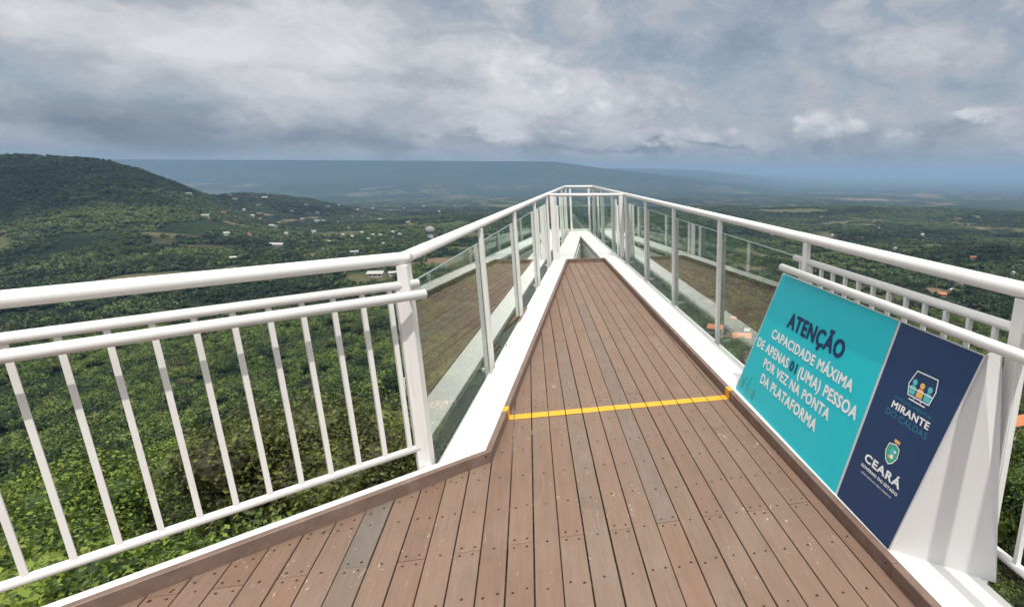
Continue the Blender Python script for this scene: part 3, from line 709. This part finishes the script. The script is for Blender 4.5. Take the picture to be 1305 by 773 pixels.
def ground_mat():
    m_, b, p, o = mat('valley_ground'); g = b.n('ShaderNodeNewGeometry'); P = g.outputs['Position']; x, y, z = b.sep(P)
    flat = b.comb(x, y, 0); r2 = b.m('SQRT', b.m('ADD', b.m('MULTIPLY', x, x), b.m('MULTIPLY', y, y)))
    far = b.m('MULTIPLY', b.m('SUBTRACT', r2, 1500), 1 / 3500., clamp=True)
    big = b.noise(flat, .0007, 5, .6).outputs[0]; mid = b.noise(flat, .004, 5, .65).outputs[0]; small = b.noise(flat, .025, 5, .7).outputs[0]
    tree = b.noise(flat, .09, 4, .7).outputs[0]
    c = b.ramp(big, [(.36, (.018, .034, .016)), (.5, (.040, .065, .026)), (.62, (.06, .088, .035))])
    c2 = b.ramp(mid, [(.34, (.014, .028, .014)), (.5, (.038, .066, .024)), (.64, (.085, .115, .045))])
    c = b.mix(.55, c, c2)
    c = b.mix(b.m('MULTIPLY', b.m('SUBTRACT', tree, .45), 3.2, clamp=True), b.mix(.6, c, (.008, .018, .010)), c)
    c = b.mix(b.m('MULTIPLY', b.m('SUBTRACT', small, .58), 7, clamp=True), c, (.11, .125, .055))
    # open fields and bare soil
    fv = b.n('ShaderNodeTexVoronoi'); fv.feature = 'F1'; b.put(fv.inputs['Vector'], b.comb(b.m('MULTIPLY', x, 1.0), b.m('MULTIPLY', y, 1.0), 0)); fv.inputs['Scale'].default_value = .0022
    fc = b.sep(fv.outputs['Color'])[0]
    lowz = b.m('LESS_THAN', z, b.m('ADD', -150, b.m('MULTIPLY', far, -110)))
    open_ = b.m('MULTIPLY', lowz, b.m('MULTIPLY', b.m('GREATER_THAN', fc, .74), b.m('MULTIPLY', b.m('SUBTRACT', mid, .47), 9, clamp=True)))
    c = b.mix(b.m('MULTIPLY', open_, b.m('ADD', .30, b.m('MULTIPLY', far, .12))), c, (.20, .19, .10))
    soil = b.m('MULTIPLY', b.m('GREATER_THAN', fc, .90), b.m('MULTIPLY', lowz, b.m('MULTIPLY', b.m('SUBTRACT', small, .50), 8, clamp=True)))
    c = b.mix(b.m('MULTIPLY', soil, .75), c, (.40, .26, .17))
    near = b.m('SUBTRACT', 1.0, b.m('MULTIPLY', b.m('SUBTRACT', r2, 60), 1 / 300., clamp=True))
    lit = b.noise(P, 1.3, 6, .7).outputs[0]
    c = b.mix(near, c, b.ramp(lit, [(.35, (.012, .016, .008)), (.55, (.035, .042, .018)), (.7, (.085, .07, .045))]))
    at = b.n('ShaderNodeAttribute'); at.attribute_name = 'clearing'; ao, as_, an = b.sep(at.outputs['Color'])
    fcol = b.mix(an, (.07, .105, .035), (.15, .145, .07)); fcol = b.mix(as_, fcol, (.25, .18, .12)); c = b.mix(b.m('MULTIPLY', ao, .9), c, fcol)
    b.link(c, p.inputs['Base Color']); p.inputs['Roughness'].default_value = 1; p.inputs['Specular IOR Level'].default_value = .08
    hb_ = b.m('ADD', b.m('MULTIPLY', tree, 1.0), b.m('MULTIPLY', small, 1.6))
    bump(b, p, hb_, 1.0, 14.0); return m_
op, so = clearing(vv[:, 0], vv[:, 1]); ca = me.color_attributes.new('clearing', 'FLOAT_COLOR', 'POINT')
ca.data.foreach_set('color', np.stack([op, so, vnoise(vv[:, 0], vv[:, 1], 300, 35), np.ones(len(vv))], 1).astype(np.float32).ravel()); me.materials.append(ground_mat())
ground = mobj('ground', me); tag(ground, kind='structure')

# ------------------------------------------------------------------ foliage
def leaf_mat(name, dark, mid, lite, rndamp=1.0, bs=.009, ba=1.8):
    m_, b, p, o = mat(name); g = b.n('ShaderNodeNewGeometry'); oi = b.n('ShaderNodeObjectInfo'); P = g.outputs['Position']
    n1_ = b.noise(P, .5, 4, .6).outputs[0]; isl = g.outputs['Random Per Island']
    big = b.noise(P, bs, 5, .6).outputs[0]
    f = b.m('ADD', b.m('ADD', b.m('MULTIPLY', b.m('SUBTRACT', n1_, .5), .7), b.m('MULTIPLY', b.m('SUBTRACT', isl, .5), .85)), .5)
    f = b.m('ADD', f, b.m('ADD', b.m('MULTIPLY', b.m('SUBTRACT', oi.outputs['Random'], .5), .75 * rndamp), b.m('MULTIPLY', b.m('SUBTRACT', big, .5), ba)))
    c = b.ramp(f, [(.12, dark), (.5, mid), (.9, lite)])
    warm = b.m('MULTIPLY', b.m('GREATER_THAN', b.m('FRACT', b.m('MULTIPLY', oi.outputs['Random'], 7.31)), .94), .3)
    c = b.mix(warm, c, (.12, .085, .04))
    dif = b.n('ShaderNodeBsdfPrincipled'); b.link(c, p.inputs['Base Color']); b.nt.nodes.remove(dif)
    p.inputs['Roughness'].default_value = .55; p.inputs['Specular IOR Level'].default_value = .35
    tl = b.n('ShaderNodeBsdfTranslucent'); b.link(b.mix(.5, c, (.16, .22, .03)), tl.inputs[0])
    mx = b.n('ShaderNodeMixShader'); mx.inputs[0].default_value = .22; b.link(p.outputs[0], mx.inputs[1]); b.link(tl.outputs[0], mx.inputs[2])
    b.link(mx.outputs[0], o.inputs[0]); return m_
M_leaf = leaf_mat('green_leaves', (.007, .018, .006), (.050, .092, .014), (.19, .255, .036))
M_leaf_mid = leaf_mat('forest_leaves', (.008, .020, .008), (.040, .078, .016), (.13, .18, .034))
M_leaf_far = leaf_mat('valley_leaves', (.008, .022, .010), (.042, .080, .022), (.13, .175, .050), 1.0, .0022, 3.6)  # wide tone patches in the leaf colour, partly standing in for cloud shadow
M_bark = plain('bark', (.14, .115, .09), .9, .1, 0, .3, 4)
def crown_mesh(name, rad, nl, leaf, lobes, m_, seed, core=True, flat=.8, elong=1.6):
    g = np.random.default_rng(seed); C_ = []; 
    for i in range(lobes):
        a = g.uniform(0, 2 * np.pi); q = rad * .62 * math.sqrt(g.uniform(0, 1)); C_.append((q * math.cos(a), q * math.sin(a), g.uniform(-.25, .42) * rad * flat * (1.2 - q / rad), rad * g.uniform(.26, .48)))
    C_ = np.array(C_); w_ = C_[:, 3] ** 2; w_ /= w_.sum(); idx = g.choice(lobes, nl, p=w_)
    d = g.normal(size=(nl, 3)); d[:, 2] = d[:, 2] * .8 + .25; d /= np.linalg.norm(d, axis=1)[:, None]
    rr = C_[idx, 3] * (g.uniform(.55, 1.08, nl)) * (1 + .18 * np.sin(d[:, 0] * 7 + idx) * np.cos(d[:, 1] * 6 + 2 * idx))
    ctr = C_[idx, :3] + d * rr[:, None] * np.array([1, 1, .82])
    n_ = d * .6 + g.normal(size=(nl, 3)) * .62 + np.array([0, 0, .28]); n_ /= np.linalg.norm(n_, axis=1)[:, None]
    t_ = np.cross(n_, g.normal(size=(nl, 3))); t_ /= np.linalg.norm(t_, axis=1)[:, None]; s_ = np.cross(n_, t_)
    sz = leaf * g.uniform(.6, 1.35, nl)[:, None]
    q0 = ctr - t_ * sz * elong / 2; q1 = ctr + s_ * sz * .5 + n_ * sz * .12; q2 = ctr + t_ * sz * elong / 2; q3 = ctr - s_ * sz * .5 + n_ * sz * .12
    V = np.stack([q0, q1, q2, q3], 1).reshape(-1, 3); Fq = np.arange(nl * 4).reshape(-1, 4)
    Vl = [V]; Fl = [Fq]; k = len(V)
    me_ = bpy.data.meshes.new(name)
    faces = Fq.tolist(); verts = V
    if core:
        bm = bmesh.new()
        for c in C_:
            mt = Matrix.Translation(Vector(c[:3])) @ Matrix.Diagonal((1, 1, .8, 1)); bmesh.ops.create_icosphere(bm, subdivisions=1, radius=c[3] * .72, matrix=mt)
        bm.verts.ensure_lookup_table(); cv = np.array([v_.co[:] for v_ in bm.verts]); cf = [[v_.index + k for v_ in f.verts] for f in bm.faces]; bm.free()
        verts = np.vstack([V, cv]); faces = faces + cf
    me_.from_pydata(verts.tolist(), [], faces); me_.materials.append(m_); me_.update(); return me_
near_crowns = [crown_mesh('crown', 3.2 * s_, int(n_ * s_), lf, lb, M_leaf, 10 + i) for i, (s_, lb, n_, lf) in enumerate([(1, 16, 22000, .078), (1.15, 20, 22000, .08), (.85, 12, 20000, .078), (1.0, 15, 11000, .12), (1.1, 13, 11000, .125)])]
mid_crowns = [crown_mesh('forest_crown', 3.6, 1300, .40, 12, M_leaf_mid, 30 + i, elong=1.2) for i in range(5)]
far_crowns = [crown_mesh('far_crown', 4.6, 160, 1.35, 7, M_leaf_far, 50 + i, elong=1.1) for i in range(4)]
def trunk_mesh(h_, r_, seed):
    g = random.Random(seed); bm = bmesh.new()
    def limb(a, b_, r0, r1, n_=7):
        a = Vector(a); b_ = Vector(b_); d = (b_ - a).normalized(); s_ = d.orthogonal().normalized(); u_ = d.cross(s_); rings = []
        for k in range(4):
            t_ = k / 3; c = a.lerp(b_, t_) + s_ * math.sin(t_ * 3) * r0 * .8; rr = r0 + (r1 - r0) * t_
            rings.append([bm.verts.new(c + (s_ * math.cos(j * 2 * math.pi / n_) + u_ * math.sin(j * 2 * math.pi / n_)) * rr) for j in range(n_)])
        for A_, B_ in zip(rings, rings[1:]):
            for j in range(n_): bm.faces.new((A_[j], A_[(j + 1) % n_], B_[(j + 1) % n_], B_[j]))
    limb((0, 0, -1.0), (0, 0, h_ * .6), r_, r_ * .7)
    for k in range(5):
        a = g.uniform(0, 6.28); limb((0, 0, h_ * (.4 + .04 * k)), (math.cos(a) * h_ * .34, math.sin(a) * h_ * .34, h_ * g.uniform(.85, 1.1)), r_ * .5, r_ * .15, 5)
    me_ = bpy.data.meshes.new('trunk'); bm.to_mesh(me_); bm.free(); me_.materials.append(M_bark)
    for p in me_.polygons: p.use_smooth = True
    return me_
trunks = [trunk_mesh(4.2, .16, i) for i in range(3)]
def place_ok(x, y):
    return True
def in_view(x, y, z, mg=90):
    d = Vector((x, y, z - CAMZ)); f_ = d.dot(Fv)
    if f_ < 1: return None
    px = CX + FPX * d.dot(R2) / f_; py = CY - FPX * d.dot(U2) / f_
    return (px, py) if -mg < px < 1305 + mg and -mg < py < 773 + mg * 1.5 else None
# houses first so trees keep clear
houses = []
def ground_at_pixel(px, py):
    """where the line of sight through a photo point first meets the terrain: used once, to find map positions"""
    d = (Fv * FPX + R2 * (px - CX) - U2 * (py - CY)).normalized(); t_ = np.geomspace(5, 30000, 2500)
    xs, ys, zs = d.x * t_, d.y * t_, CAMZ + d.z * t_; hh = height(xs, ys); k = np.argmax(zs < hh)
    return float(xs[k]), float(ys[k]), float(hh[k]), float(t_[k])
hp = [  # px, py, kind, length m
    (592, 545, 'orange', 22), (521, 518, 'orange', 9), (586, 572, 'white', 5),
    (945, 436, 'orange', 13), (975, 452, 'orange', 12), (912, 424, 'orange', 12), (1288, 548, 'orange', 8), (1298, 598, 'orange', 6.5), (1290, 480, 'orange', 12),
    (480, 352, 'pale', 26), (502, 350, 'pale', 14), (348, 289, 'pale', 24), (356, 314, 'pale', 26), (344, 312, 'grey', 14), (289, 300, 'pale', 12), (300, 330, 'pale', 18), (452, 323, 'grey', 14), (262, 276, 'pale', 20),
    (525, 287, 'orange', 18), (520, 284, 'pale', 14), (400, 296, 'pale', 10), (405, 283, 'grey', 26), (412, 282, 'grey', 20), (385, 280, 'pale', 14), (430, 284, 'grey', 20),
    (470, 306, 'pale', 9), (462, 297, 'pale', 9), (475, 300, 'pale', 9), (485, 301, 'pale', 9), (437, 300, 'pale', 9), (500, 297, 'pale', 9), (510, 300, 'pale', 9), (450, 302, 'pale', 9),
    (410, 320, 'grey', 12), (330, 263, 'pale', 26), (338, 253, 'pale', 30), (300, 255, 'pale', 26), (240, 249, 'pale', 26), (268, 247, 'pale', 30), (418, 264, 'pale', 22), (390, 262, 'pale', 22), (432, 262, 'pale', 20), (455, 268, 'pale', 22),
    (475, 266, 'pale', 22), (498, 268, 'pale', 22), (540, 263, 'pale', 26), (560, 270, 'pale', 20), (515, 266, 'pale', 22), (355, 285, 'orange', 16), (336, 286, 'orange', 14), (330, 280, 'orange', 18),
    (1172, 343, 'pale', 12), (1165, 347, 'orange', 9), (1225, 362, 'pale', 10), (1010, 348, 'pale', 8), (1200, 378, 'orange', 10), (1212, 372, 'pale', 9), (1060, 300, 'pale', 14), (1175, 300, 'pale', 16), (1120, 292, 'pale', 14), (985, 300, 'pale', 14),
    (1004, 356, 'orange', 9), (1272, 448, 'orange', 10), (1297, 572, 'white', 5), (955, 425, 'pale', 8), (932, 410, 'orange', 9), (990, 440, 'orange', 10), (960, 470, 'orange', 9),
    (310, 268, 'pale', 18), (322, 276, 'pale', 16), (285, 272, 'orange', 18), (372, 270, 'pale', 18), (405, 272, 'pale', 18), (448, 276, 'grey', 18), (485, 280, 'pale', 14), (445, 292, 'pale', 9), (365, 298, 'pale', 9), (318, 300, 'orange', 9), (420, 309, 'pale', 8), (490, 312, 'pale', 8), (580, 262, 'pale', 20), (602, 268, 'pale', 18), (1140, 318, 'pale', 10), (1240, 330, 'orange', 10), (1290, 350, 'pale', 9),
]
M_wall_w = plain('white_house_wall', (.42, .41, .39), .8, .2, 0, .1, .5); M_wall_c = plain('cream_house_wall', (.40, .33, .26), .8, .2, 0, .1, .5)
M_roof_o = plain('clay_tile_roof', (.50, .20, .10), .85, .15, 0, .22, 1.2); M_roof_g = plain('grey_sheet_roof', (.30, .32, .33), .6, .3, 0, .1, .6); M_roof_p = plain('pale_roof', (.40, .39, .37), .7, .3, 0, .12, .6)
M_pane = plain('dark_window', (.03, .035, .04), .2, .6)
def house_set(kind):
    wl = bmesh.new(); add_prism(wl, [(-.5, -.32), (.5, -.32), (.5, .32), (-.5, .32)], -.5, .28)
    vs = [wl.verts.new(p) for p in ((-.5, -.32, .28), (-.5, .32, .28), (-.5, 0, .43))]; wl.faces.new(vs); vs = [wl.verts.new(p) for p in ((.5, -.32, .28), (.5, .32, .28), (.5, 0, .43))]; wl.faces.new(vs)
    wm = bpy.data.meshes.new('wall'); wl.to_mesh(wm); wl.free(); wm.materials.append(M_wall_c if kind == 'orange' else M_wall_w)
    rf = bmesh.new()
    for sg in (-1, 1):
        q = [rf.verts.new(p) for p in ((-.56, sg * .40, .255), (.56, sg * .40, .255), (.56, 0, .445), (-.56, 0, .445))]; q2 = [rf.verts.new(v_.co + Vector((0, 0, .02))) for v_ in q]
        rf.faces.new(q); rf.faces.new(q2[::-1])
        for i in range(4): rf.faces.new((q[i], q[(i + 1) % 4], q2[(i + 1) % 4], q2[i]))
        n_ = 14
        for i in range(n_):       # tile courses as low ribs
            x = -.54 + 1.08 * i / (n_ - 1); 
            e = [rf.verts.new(p) for p in ((x - .012, sg * .40, .277), (x + .012, sg * .40, .277), (x + .012, 0, .467), (x - .012, 0, .467), (x, sg * .40, .290), (x, 0, .480))]
            rf.faces.new((e[0], e[4], e[5], e[3])); rf.faces.new((e[1], e[2], e[5], e[4]))
    rm = bpy.data.meshes.new('roof'); bmesh.ops.recalc_face_normals(rf, faces=rf.faces[:]); rf.to_mesh(rm); rf.free(); rm.materials.append({'orange': M_roof_o, 'grey': M_roof_g}.get(kind, M_roof_p))
    wi = bmesh.new(); add_prism(wi, [(-.06, -.012), (.06, -.012), (.06, .012), (-.06, .012)], 0, .13); im = bpy.data.meshes.new('window'); wi.to_mesh(im); wi.free(); im.materials.append(M_pane)
    return wm, rm, im
HS = {k: house_set(k) for k in ('orange', 'pale', 'grey', 'white')}
desc = {'orange': 'orange roofed house', 'pale': 'pale house', 'grey': 'grey roofed house', 'white': 'white walled house'}
def house_place(px, py):
    o_ = ['first', 'second', 'third', 'fourth', 'fifth', 'sixth', 'seventh', 'eighth', 'ninth', 'tenth', 'eleventh', 'twelfth', 'thirteenth', 'fourteenth', 'fifteenth', 'sixteenth']
    if px < 640 and py > 480: return 'showing through the gap beside the left corner post' if px > 560 else 'just left of the corner post'
    if px < 700: return 'in the valley, %s of sixteen strips, %s row' % (o_[int((px - 220) / 26) % 16], o_[min(7, max(0, int((py - 244) / 14)))])
    if px < 1010 and py > 340: return 'below the right glass, %s of eight strips, %s row' % (o_[min(7, int((px - 870) / 18))], o_[min(7, int((py - 340) / 18))])
    return 'beyond the right railing, %s of twelve strips, %s row' % (o_[min(11, max(0, int((px - 960) / 29)))], o_[min(9, int((py - 280) / 38))])
for i, (px, py, kd, ln) in enumerate(hp):
    ln = ln * (.72 if ln >= 16 and py < 480 else .9)
    x, y, z, dist = ground_at_pixel(px, py)
    rz = random.uniform(-.7, .7); e = empty('house', (x, y, z + .5 * 0 + ln * .02), rz)
    q = 'small ' if ln < 11 else ('long ' if ln > 20 else '')
    tag(e, (q + desc[kd].replace('small ', '') + ' ' + house_place(px, py)), 'house', 'houses scattered through the woods'); houses.append((x, y, ln, dist))
    wm, rm, im = HS[kd]
    sc3 = (ln, ln, ln * (1.25 if ln < 12 else .8)) 
    for nm, m3 in (('wall', wm), ('roof', rm)):
        o = mobj(nm, m3, e); o.scale = sc3
    if dist < 900:
        for kx_ in (-.3, 0, .3):
            for sg in (-1, 1): o = mobj('window', im, e); o.scale = sc3; o.location = (kx_ * ln, sg * .322 * ln, .06 * ln)
# label de-duplication: houses that nothing tells apart share label and group
M_tank = plain('grey_tank_render', (.27, .26, .25), .85, .2)
# round grey water tank on a dark tower
x, y, z, dist = ground_at_pixel(549, 304)
kz = dist / 761
e = empty('water_tower', (x, y, z)); tag(e, 'round grey water tank on a dark stem among the valley trees', 'water tower')
bm = bmesh.new(); bmesh.ops.create_uvsphere(bm, u_segments=14, v_segments=9, radius=5.6 * kz * 1.0, matrix=Matrix.Translation((0, 0, 10 * kz)) @ Matrix.Diagonal((1, 1, .85, 1))); o = bmobj('tank', bm, M_tank, e, True)
bm = bmesh.new(); bmesh.ops.create_cone(bm, cap_ends=True, segments=10, radius1=4.4 * kz, radius2=3.2 * kz, depth=8 * kz, matrix=Matrix.Translation((0, 0, 3 * kz))); bmobj('stem', bm, M_roof_g, e)
# slim white lamp post below the corner
x, y, z, dist = ground_at_pixel(519, 512)
e = empty('lamp_post', (x, y, z)); tag(e, 'slim pale lamp post in the trees left of the corner post', 'lamp post')
k = dist / 761; tube('pole', [(0, 0, -.5), (0, 0, 30 * k)], .10, M_white, e, 8); bar('lamp_head', (-.6, 0, 30 * k), (.6, 0, 30 * k + .1), .3, .15, M_white, e)

def clear_of_houses(x, y, extra=4.5):
    for hx, hy, ln, ds in houses:
        if abs(hx - x) < 60 and abs(hy - y) < 60:
            if math.hypot(hx - x, hy - y) < ln * .5 + extra: return False
            # keep the line of sight to the nearer roofs open
            if ds < 420:
                rr = math.hypot(x, y); hr = math.hypot(hx, hy)
                if rr < hr and hr - rr < (85 if ds < 260 else 30) and abs((x * hy - y * hx) / hr) < ln * .5 + (4 if ds < 260 else 1): return False
    return True
# near trees: individuals
cand = []
for _ in range(26000):
    a = random.uniform(R(-42), R(52)); r_ = math.sqrt(random.uniform(17.5 ** 2, 240 ** 2)); cand.append((r_ * math.sin(a), r_ * math.cos(a), r_))
cand.sort(key=lambda c: c[2] + random.uniform(-8, 8)); kept = []; grid = {}
for x, y, r_ in cand:
    sp = 6.6 if r_ < 60 else 7.6; key = (int(x // 8), int(y // 8)); bad = False
    for i in (-1, 0, 1):
        for j in (-1, 0, 1):
            for (qx, qy) in grid.get((key[0] + i, key[1] + j), ()):
                if (qx - x) ** 2 + (qy - y) ** 2 < sp * sp: bad = True
    if bad or not clear_of_houses(x, y) or clearing(np.array([x]), np.array([y]))[0][0] > .5: continue
    grid.setdefault(key, []).append((x, y)); kept.append((x, y, r_))
hz_ = height(np.array([k_[0] for k_ in kept]), np.array([k_[1] for k_ in kept]))
vis = []; 
for (x, y, r_), z in zip(kept, hz_):
    q = in_view(x, y, z + 3, 60)
    if q: vis.append((x, y, float(z), r_, q))
vis.sort(key=lambda v_: v_[3])
ind, rest = vis[:285], vis[285:]
ordn = ['first', 'second', 'third', 'fourth', 'fifth', 'sixth', 'seventh', 'eighth', 'ninth', 'tenth', 'eleventh', 'twelfth', 'thirteenth', 'fourteenth']
def to_px(p):
    d = Vector(p) - Vector((0, 0, CAMZ)); f_ = max(d.dot(Fv), .01); return CX + FPX * d.dot(R2) / f_, CY - FPX * d.dot(U2) / f_
bal_px = []
for i in range(14):
    xb_ = -.70 - .1062 * i; bal_px.append((to_px((xb_, wgl(xb_), 1.0)), to_px((xb_, wgl(xb_), .2))))
def tree_label(px, py, r_):
    near_ = 'large leafy tree' if r_ < 30 else 'leafy tree' if r_ < 70 else 'distant tree'
    lvl = lambda t_, n_: ordn[min(n_ - 1, max(0, int(t_ * n_)))]
    if px < 545:
        if py < 345 + (545 - px) * .05: return '%s over the left top rail, %s strip above it' % (near_, 'high' if py < 300 else 'near')
        k = 0
        for i, (a_, b__) in enumerate(bal_px):
            t_ = (py - a_[1]) / max(1, b__[1] - a_[1]); xx = a_[0] + (b__[0] - a_[0]) * t_
            if px < xx: k = i + 1
        a_, b__ = bal_px[min(k, 13)]; t_ = (py - a_[1]) / max(1, b__[1] - a_[1])
        where_ = 'above the two low rails' if t_ < 0 else 'under the bottom rail' if t_ > 1 else lvl(t_, 6) + ' sixth down'
        if not k: return '%s just left of the corner post, %s' % (near_, where_)
        return '%s left of %s bar from the corner post, %s' % (near_, ordn[min(k, 14) - 1] if k else 'the kink,', where_)
    if px < 1020:
        edges = [612, 654, 680, 760, 823, 860, 918, 1020]; k = sum(px > e_ for e_ in edges)
        return '%s through the %s glass pane from the left, %s half, %s twelfth down' % (near_, ordn[k], 'left' if px < (([540] + edges)[k] + (edges + [1020])[k]) / 2 else 'right', lvl((py - 250) / 280, 12))
    return '%s beyond the right balustrade, %s of six columns, %s of nine rows' % (near_, ordn[min(5, int((px - 1020) / 52))], lvl((py - 280) / 600, 9))
for i, (x, y, z, r_, (px, py)) in enumerate(ind):
    h_ = min(4.4, 1.8 + r_ * .05) * random.choice((.55, .8, 1.1, 1.5)) * random.uniform(.85, 1.15); s_ = random.uniform(1.0, 1.9) * (.75 if r_ < 30 else 1)
    top = CAMZ - 3.2
    e = empty('broadleaf_tree', (x, y, z), random.uniform(0, 6.28))
    lab = tree_label(px, py, r_)
    tag(e, lab, 'tree', 'broadleaf trees on the slope below the deck')
    o = mobj('trunk', trunks[i % 3], e); o.scale = (s_, s_, h_ / 4.2)
    o = mobj('crown', near_crowns[i % 3 if r_ < 60 else random.randrange(5)], e); o.location = (0, 0, h_); o.scale = (s_, s_, s_ * random.uniform(.8, 1.05)); o.rotation_euler.z = random.uniform(0, 6.28)

# instanced forest beyond, and undergrowth
def gn_forest(name, pts, meshes, smin=.7, smax=1.35, seed=0):
    me_ = bpy.data.meshes.new(name); me_.from_pydata([tuple(p) for p in pts], [], []); ob = mobj(name, me_); tag(ob, kind='stuff')
    c2 = bpy.data.collections.new(name + '_kinds')
    for m3 in meshes:
        so = bpy.data.objects.new(m3.name, m3); c2.objects.link(so)
    ng = bpy.data.node_groups.new(name, 'GeometryNodeTree'); ng.interface.new_socket('Geometry', in_out='INPUT', socket_type='NodeSocketGeometry'); ng.interface.new_socket('Geometry', in_out='OUTPUT', socket_type='NodeSocketGeometry')
    N = ng.nodes; Lk = ng.links; gi = N.new('NodeGroupInput'); go = N.new('NodeGroupOutput')
    m2p = N.new('GeometryNodeMeshToPoints'); Lk.new(gi.outputs[0], m2p.inputs[0])
    ci = N.new('GeometryNodeCollectionInfo'); ci.inputs[0].default_value = c2; ci.inputs['Separate Children'].default_value = True; ci.inputs['Reset Children'].default_value = True
    io = N.new('GeometryNodeInstanceOnPoints'); Lk.new(m2p.outputs[0], io.inputs['Points']); Lk.new(ci.outputs[0], io.inputs['Instance']); io.inputs['Pick Instance'].default_value = True
    rv = N.new('FunctionNodeRandomValue'); rv.data_type = 'FLOAT_VECTOR'; rv.inputs[0].default_value = (-.12, -.12, 0); rv.inputs[1].default_value = (.12, .12, 6.28); rv.inputs['Seed'].default_value = seed
    rs_ = N.new('FunctionNodeRandomValue'); rs_.data_type = 'FLOAT'; rs_.inputs[2].default_value = smin; rs_.inputs[3].default_value = smax; rs_.inputs['Seed'].default_value = seed + 3
    Lk.new(rv.outputs[0], io.inputs['Rotation']); Lk.new(rs_.outputs[1], io.inputs['Scale']); Lk.new(io.outputs[0], go.inputs[0])
    md = ob.modifiers.new('scatter', 'NODES'); md.node_group = ng; return ob
pts = [(x, y, z + min(4.4, 1.6 + r_ * .05)) for x, y, z, r_, q in rest]
def scatter(r0, r1, sp, lift, keep=None, az0=-42, az1=53):
    n_ = int(R(az1 - az0) / 2 * (r1 ** 2 - r0 ** 2) / (sp * sp)); a = rng.uniform(R(az0), R(az1), n_); r_ = np.sqrt(rng.uniform(r0 ** 2, r1 ** 2, n_))
    x = r_ * np.sin(a); y = r_ * np.cos(a); z = height(x, y) + lift
    if keep is not None:
        m_ = keep(x, y, r_); x, y, z, r_ = x[m_], y[m_], z[m_], r_[m_]
    ok = (clearing(x, y)[0] < .5) if r1 > 300 else np.ones(len(x), bool)
    for hx, hy, ln, ds in houses:
        if r0 - 60 < math.hypot(hx, hy) < r1 + 60:
            ok &= np.hypot(x - hx, y - hy) > ln * .6 + 4
            hr = math.hypot(hx, hy); cr = np.abs(x * hy - y * hx) / hr; al = (x * hx + y * hy) / hr
            ok &= ~((al < hr) & (al > hr - (30 if ds < 500 else 60)) & (cr < ln * .5))
    return np.stack([x, y, z], 1)[ok]
dens = lambda x, y, r_: vnoise(x, y, 60, 21) * .6 + vnoise(x, y, 150, 22) * .4 > .30
B_pts = np.vstack([scatter(240, 620, 6.6, 3.0, dens), np.array(pts)])
gn_forest('forest_on_slope', B_pts, mid_crowns, .8, 2.1, 1)
densC = lambda x, y, r_: (vnoise(x, y, 90, 23) * .5 + vnoise(x, y, 330, 24) * .5 > .30)
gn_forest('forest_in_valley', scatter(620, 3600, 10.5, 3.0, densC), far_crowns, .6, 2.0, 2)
# undergrowth shrubs hiding the soil near the deck
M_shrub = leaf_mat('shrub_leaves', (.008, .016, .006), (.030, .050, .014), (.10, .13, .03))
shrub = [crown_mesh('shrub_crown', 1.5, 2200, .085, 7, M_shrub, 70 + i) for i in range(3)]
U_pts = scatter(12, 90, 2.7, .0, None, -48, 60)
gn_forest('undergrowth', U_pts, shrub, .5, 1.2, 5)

# ------------------------------------------------------------------ clouds added out of view, placed so their shade falls on chosen ground
M_shade_cloud = plain('shade_cloud_white', (.85, .86, .88), 1, 0, 0, .03, .004)
def shade_cloud(px, py, rx, ry, h_=1500, seed=0):
    if px is None: tx, ty = py
    else: tx, ty = sight(px, py)
    tz = float(height(tx, ty)); k = (h_ - tz) / SUN.z; cx_, cy_ = tx + SUN.x * k, ty + SUN.y * k; g = random.Random(seed); bm = bmesh.new(); rr = math.hypot(tx, ty); u_ = Vector((tx / rr, ty / rr)); v_ = Vector((-u_.y, u_.x))
    for i in range(26):
        a = g.uniform(0, 6.28); q = math.sqrt(g.random()); p = u_ * math.cos(a) * q * ry + v_ * math.sin(a) * q * rx; r0 = g.uniform(.22, .40) * min(rx, ry) * (1.15 - .5 * q)
        bmesh.ops.create_icosphere(bm, subdivisions=2, radius=r0, matrix=Matrix.Translation((p.x, p.y, g.uniform(0, .25) * r0)) @ Matrix.Diagonal((1.25, 1.25, .6, 1)))
    for v in bm.verts: v.co += Vector(v.co).normalized() * (noise.noise(v.co * (6 / min(rx, ry))) * .12 * min(rx, ry)); v.co.z = max(v.co.z, -.06 * min(rx, ry))
    o = bmobj('shade_cloud', bm, M_shade_cloud, None, True); o.location = (cx_, cy_, h_); tag(o, kind='structure')
for i, args in enumerate([(40, 232, 420, 420), (330, 262, 360, 330), (500, 268, 620, 560), (150, 312, 230, 120), (230, 338, 190, 75), (20, 340, 120, 60), (1200, 322, 330, 130), (1010, 300, 300, 160), (700, 262, 500, 300), (1290, 300, 300, 200), (880, 258, 900, 500)]):
    shade_cloud(*args, seed=40 + i)

# ------------------------------------------------------------------ haze
hz = bpy.data.materials.new('haze'); hz.use_nodes = True; nt = hz.node_tree; nt.nodes.clear(); b = NB(nt)
pvn = b.n('ShaderNodeVolumePrincipled'); pvn.inputs['Color'].default_value = (.27, .43, .66, 1); pvn.inputs['Absorption Color'].default_value = (.07, .07, .07, 1); pvn.inputs['Density'].default_value = 8.0e-5; pvn.inputs['Anisotropy'].default_value = 0.0
om = b.n('ShaderNodeOutputMaterial'); b.link(pvn.outputs[0], om.inputs['Volume'])
bm = bmesh.new(); add_prism(bm, [(-101000, -101000), (101000, -101000), (101000, 101000), (-101000, 101000)], -900, 190)
haze = bmobj('haze', bm, hz); tag(haze, kind='stuff')
